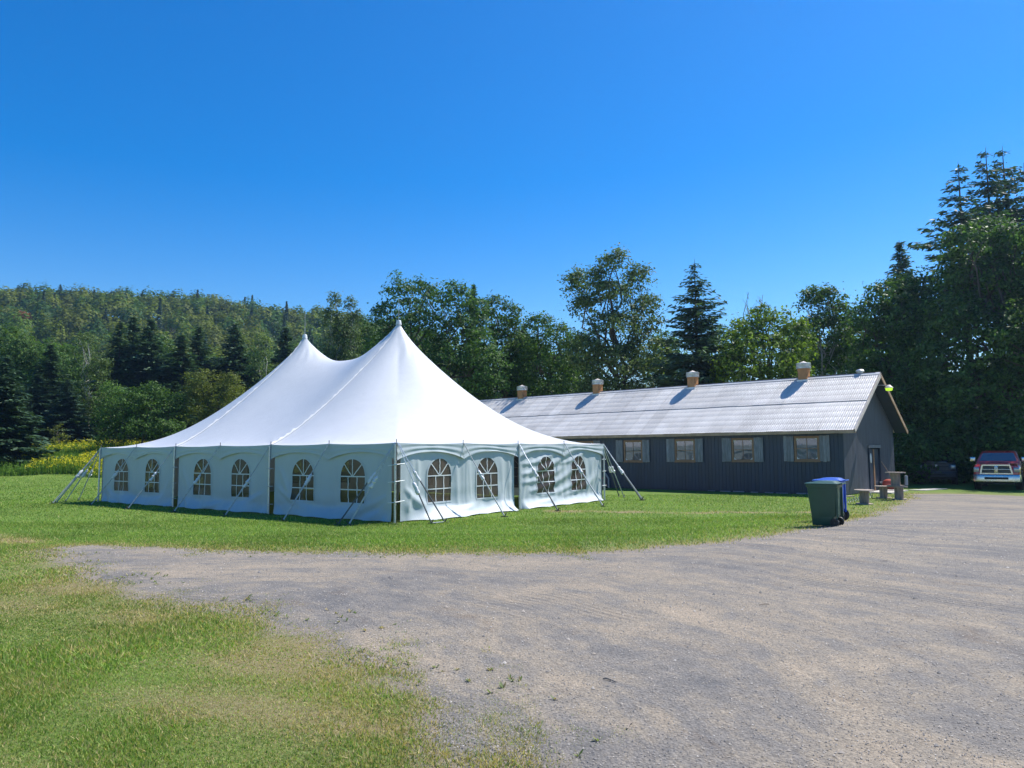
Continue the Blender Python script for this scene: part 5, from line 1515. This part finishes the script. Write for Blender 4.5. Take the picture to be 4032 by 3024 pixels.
# ------------------------------------------------------------------ grass, weeds, flowers, stones
def grassmat(name):
    m, t, n, b = newmat(name)
    a = t.nodes.new('ShaderNodeAttribute'); a.attribute_name = 'tint'
    t.links.new(a.outputs['Color'], b.inputs['Base Color'])
    b.inputs['Roughness'].default_value = 0.55
    b.inputs['Specular IOR Level'].default_value = 0.3
    tr = t.nodes.new('ShaderNodeBsdfTranslucent')
    t.links.new(mixc(t, 1.0, a.outputs['Color'], (1.2, 1.25, 0.7), 'MULTIPLY'), tr.inputs['Color'])
    mx = t.nodes.new('ShaderNodeMixShader'); mx.inputs[0].default_value = 0.4
    t.links.new(b.outputs[0], mx.inputs[1]); t.links.new(tr.outputs[0], mx.inputs[2])
    t.links.new(mx.outputs[0], n['Material Output'].inputs['Surface'])
    return m
M['blade'] = grassmat('grass_blades')
def blade_cols(r, x, y, dry):
    n = len(x)
    g = np.array([[0.125, 0.22, 0.033], [0.18, 0.285, 0.046], [0.25, 0.325, 0.07], [0.10, 0.18, 0.033]])
    c = g[r.integers(0, 4, n)]
    tone = np.clip(0.5 + 0.35 * wav(x, y, 0.9, 6, 5), 0, 1)[:, None]
    c = c * (0.85 + 0.35 * tone) * np.array([1, 1, 1])
    straw = np.array([[0.46, 0.38, 0.19], [0.36, 0.28, 0.13], [0.36, 0.34, 0.10]])[r.integers(0, 3, n)]
    isdry = r.random(n) < dry * 0.85 + 0.06
    c = np.where(isdry[:, None], straw, c)
    return c * r.uniform(0.85, 1.35, n)[:, None]
def in_tent(x, y, m=0.0):
    dx, dy = x + 3.4433, y - 22.7095
    ca, sa = math.cos(0.9293), math.sin(0.9293)
    t = dx * ca + dy * sa; s = -dx * sa + dy * ca
    return (t > -m) & (t < RB + m) & (s > -m) & (s < LB + m)
def in_barn(x, y):
    dx, dy = x - 14.8405, y - 34.366
    ca, sa = math.cos(0.8303), math.sin(0.8303)
    t = dx * ca + dy * sa; s = -dx * sa + dy * ca
    return (t > -0.02) & (t < BW) & (s > -0.02)
def blades(r, x, y, hgt, wid, dry, lean=0.6):
    n = len(x)
    z = terr(x, y)
    a = r.uniform(0, 6.283, n)
    l = np.abs(r.normal(0, lean, n)) * hgt
    la = r.uniform(0, 6.283, n)
    wx, wy = np.cos(a) * wid, np.sin(a) * wid
    base = np.stack([x, y, z - 0.004], 1)
    W = np.stack([wx, wy, 0 * wx], 1)
    tip = base + np.stack([np.cos(la) * l, np.sin(la) * l, hgt], 1)
    V = np.stack([base - W, base + W, tip], 1).reshape(-1, 3)
    F = np.arange(3 * n).reshape(n, 3)
    c = np.repeat(blade_cols(r, x, y, dry), 3, 0)
    return V, F, c
def pick(r, n, x0, x1, y0, y1):
    return r.uniform(x0, x1, n), r.uniform(y0, y1, n)
r = np.random.default_rng(5)
PV, PF, PC = [], [], []
def put(V, F, c):
    b = sum(len(v) for v in PV)
    PV.append(V); PF.append(F + b); PC.append(c)
# near lawn, denser towards the camera
def near(n, y0, y1, hmul, wmul):
    y = r.uniform(y0, y1, n); x = -0.74 * y + r.random(n) * (0.74 * y + 1.2)
    s = edge_sdf(x, y); dry = dryness(x, y, s)
    keep = (s > -0.8) & (r.random(n) < 1.05 - 0.35 * dry) & (r.random(n) < 0.62 + s / 0.95 + 0.28 * wav(x, y, 5.0, 6))
    # ragged tufts that creep onto the stones
    tuft = (s <= -0.05) & (s > -0.9) & ((wav(x, y, 3.4, 4) + 0.8 * wav(x, y, 11.0, 11) > 0.9 + 1.4 * (-s)) & (r.random(n) < 0.6) | (r.random(n) < 0.22 * np.exp(s / 0.22)))
    k = keep | tuft
    x, y, s, dry = x[k], y[k], s[k], np.where(tuft[k], 0.55, dry[k])
    hh = r.uniform(0.018, 0.052, len(x)) * hmul * (1 - 0.35 * dry) * (1 + 0.35 * np.clip(wav(x, y, 1.9, 2), -1, 1.5))
    put(*blades(r, x, y, np.maximum(hh, 0.01), 0.0035 * wmul * r.uniform(0.6, 1.4, len(x)), dry, 0.9))
near(160000, 3.2, 6.0, 0.72, 1.05)
near(150000, 6.0, 10.0, 0.78, 1.6)
near(90000, 10.0, 16.0, 0.85, 2.4)
# lawn round the tent and towards the barn
def far(n, x0, x1, y0, y1, hmul, wmul):
    x, y = pick(r, n, x0, x1, y0, y1)
    s = edge_sdf(x, y); dry = dryness(x, y, s)
    keep = (s > -0.1) & (r.random(n) < 0.35 + s / 0.4) & ~in_tent(x, y, -0.05) & ~in_barn(x, y) & (np.abs(x) < 0.72 * y) & (r.random(n) < 1.0 - 0.5 * dry)
    x, y, dry = x[keep], y[keep], dry[keep]
    hh = r.uniform(0.02, 0.055, len(x)) * hmul
    put(*blades(r, x, y, hh, 0.006 * wmul * r.uniform(0.6, 1.4, len(x)), dry, 0.8))
far(170000, -16, 11, 12.4, 24, 1.1, 1.3)
far(120000, -26, 19, 22, 36, 1.2, 1.9)
far(60000, -48, -12, 30, 62, 1.6, 3.6)
near_o = npmesh('grass', np.concatenate(PV), np.concatenate(PF), False, np.concatenate(PC))
tag(link('grass', near_o, M['blade']), 'short mown grass of the lawn with dry straw patches', 'grass', kind='stuff')

# goldenrod meadow behind the lawn at the left
PV, PF, PC = [], [], []
n = 26000
y = r.uniform(55, 76, n); x = r.uniform(-0.72, -0.33, n) * y
edge_y = 57.5 + 1.2 * np.sin(x * 0.3) + 0.6 * np.sin(x * 0.9 + 1)
k = y > edge_y
x, y = x[k], y[k]; n = len(x)
tall = r.uniform(0.55, 1.15, n) * np.clip((y - 56.5) / 2.5, 0.4, 1)
V, F, c = blades(r, x, y, tall, 0.05, np.zeros(n), 0.18)
c = np.repeat(np.array([[0.12, 0.22, 0.03], [0.17, 0.29, 0.04], [0.09, 0.17, 0.03]])[r.integers(0, 3, n)] * r.uniform(0.8, 1.2, n)[:, None], 3, 0)
put(V, F, c)
for rep in range(2):
    lv = rand_unit(r, n) * 0.13; lw = np.cross(lv, rand_unit(r, n)) * 0.45
    P = np.stack([x + r.normal(0, 0.05, n), y + r.normal(0, 0.05, n), terr(x, y) + tall * r.uniform(0.2, 0.85, n)], 1)
    V4 = np.stack([P - lv, P + lw, P + lv], 1).reshape(-1, 3)
    put(V4, np.arange(3 * n).reshape(n, 3), np.repeat(np.array([[0.13, 0.24, 0.035]]) * r.uniform(0.7, 1.3, n)[:, None], 3, 0))
fl = (r.random(n) < 0.40) & (wav(x, y, 0.35, 2) > -0.7)
xf, yf, tf = x[fl], y[fl], tall[fl]
for rep in range(3):
    m_ = len(xf)
    P = np.stack([xf + r.normal(0, 0.07, m_), yf + r.normal(0, 0.07, m_), terr(xf, yf) + tf + r.normal(-0.02, 0.06, m_)], 1)
    a_ = rand_unit(r, m_) * 0.10; b_ = np.cross(a_, rand_unit(r, m_)) * 0.7
    put(np.stack([P - a_, P + b_, P + a_], 1).reshape(-1, 3), np.arange(3 * m_).reshape(m_, 3), np.repeat(np.array([[0.62, 0.56, 0.03]]) * r.uniform(0.6, 1.25, m_)[:, None], 3, 0))
me = npmesh('goldenrod', np.concatenate(PV), np.concatenate(PF), False, np.concatenate(PC))
tag(link('goldenrod', me, M['blade']), 'yellow flowering goldenrod meadow along the far left lawn edge', 'flowers', kind='stuff')

# plantain-like weeds at the rim of the gravel
PV, PF, PC = [], [], []
n = 260
x, y = pick(r, n * 8, -7, 1.2, 3.6, 13.0)
s = edge_sdf(x, y)
k = (s > -0.55) & (s < 0.15) & (wav(x, y, 2.7, 7) > 0.2)
x, y = x[k][:n], y[k][:n]
for rep in range(9):
    m_ = len(x); a = r.uniform(0, 6.28, m_); L = r.uniform(0.012, 0.042, m_); up = r.uniform(0.2, 1.1, m_) * L
    D = np.stack([np.cos(a) * L, np.sin(a) * L, up], 1); W = np.stack([-np.sin(a) * L * 0.22, np.cos(a) * L * 0.22, 0 * a], 1)
    B0 = np.stack([x, y, terr(x, y) + 0.012], 1)
    V = np.stack([B0, B0 + D * 0.55 + W, B0 + D, B0 + D * 0.55 - W], 1).reshape(-1, 3)
    col_ = np.where((r.random(m_) < 0.35)[:, None], np.array([[0.34, 0.27, 0.14]]), np.array([[0.15, 0.21, 0.06]])) * r.uniform(0.7, 1.3, m_)[:, None]
    F4 = np.arange(4 * m_).reshape(m_, 4)
    put(V, np.concatenate([F4[:, [0, 1, 2]], F4[:, [0, 2, 3]]]), np.repeat(col_, 4, 0))
me = npmesh('weeds', np.concatenate(PV), np.concatenate(PF), False, np.concatenate(PC))
tag(link('weeds', me, M['blade']), 'small broad-leaved weeds creeping over the gravel rim', 'weeds', kind='stuff')

# loose stones on the driveway
def stonemat():
    m, t, n, b = newmat('loose_stones')
    g = t.nodes.new('ShaderNodeNewGeometry')
    c = ramp(t, g.outputs['Random Per Island'], [(0.0, (0.11, 0.11, 0.115)), (0.4, (0.20, 0.19, 0.185)), (0.8, (0.27, 0.235, 0.20)), (1.0, (0.38, 0.36, 0.34))])
    t.links.new(c, b.inputs['Base Color']); b.inputs['Roughness'].default_value = 0.9
    return m
n = 60000
y = 3.4 + 15 * r.random(n) ** 1.9; x = r.uniform(-0.62, 0.78, n) * y
s = edge_sdf(x, y)
k = s < 0.05
x, y = x[k], y[k]; n = len(x)
sz = (0.0035 + 0.0045 * r.random(n) ** 2) * (1 + 0.10 * (y - 3.4))
big = r.random(n) < 0.006; sz = np.where(big, sz * 2.6, sz)
dirs = np.array([[1, 0, 0], [-0.5, 0.86, 0], [-0.5, -0.86, 0], [0, 0, 0.8]])
rot = r.uniform(0, 6.28, n)
c_, s2 = np.cos(rot), np.sin(rot)
V = np.empty((n, 4, 3))
z = terr(x, y) + 0.017
for i in range(4):
    dx = dirs[i, 0] * c_ - dirs[i, 1] * s2; dy = dirs[i, 0] * s2 + dirs[i, 1] * c_
    jit = r.uniform(0.7, 1.3, n)
    V[:, i, 0] = x + dx * sz * jit; V[:, i, 1] = y + dy * sz * jit; V[:, i, 2] = z + dirs[i, 2] * sz * jit
q = np.arange(n) * 4
F = np.concatenate([np.stack([q, q + 1, q + 3], 1), np.stack([q + 1, q + 2, q + 3], 1), np.stack([q + 2, q, q + 3], 1)])
tag(link('loose_stones', npmesh('loose_stones', V.reshape(-1, 3), F), stonemat()), 'loose grey stones scattered over the gravel driveway', 'stones', kind='stuff')
# a few twigs
for i, (u, v, lab) in enumerate([(3010, 2388, 'pale twig lying on the gravel right of centre'), (2760, 2405, 'thin twig on the gravel toward the middle'), (2400, 2690, 'straw-coloured twig on the gravel nearer the camera'), (3480, 2215, 'dark twig on the gravel before the bins'), (2480, 2870, 'small pale twig in the lower middle gravel')]):
    p_ = ground_at(u, v); a = 0.3 + i
    o = MB().tube([(p_.x - 0.06 * math.cos(a), p_.y - 0.06 * math.sin(a), p_.z + 0.022), (p_.x, p_.y + 0.01, p_.z + 0.026), (p_.x + 0.06 * math.cos(a), p_.y + 0.06 * math.sin(a), p_.z + 0.022)], 0.0045, 5).build('twig', M['spool_top'])
    tag(o, lab, 'twig', 'twigs on the gravel')

# ------------------------------------------------------------------ the summer air
hz = MB().box(-760, 440, -120, 600, -1.5, 132).mesh('haze', None)
hm = bpy.data.materials.new('haze_air'); hm.use_nodes = True
hn = hm.node_tree; hn.nodes.clear()
pv = hn.nodes.new('ShaderNodeVolumePrincipled')
pv.inputs['Color'].default_value = (0.48, 0.70, 1.0, 1)
pv.inputs['Density'].default_value = 0.0003
pv.inputs['Anisotropy'].default_value = 0.6
hn.links.new(pv.outputs[0], hn.nodes.new('ShaderNodeOutputMaterial').inputs['Volume'])
tag(link('haze', hz, hm), 'thin blue summer haze over lawn, barn and hill', 'haze', kind='stuff')
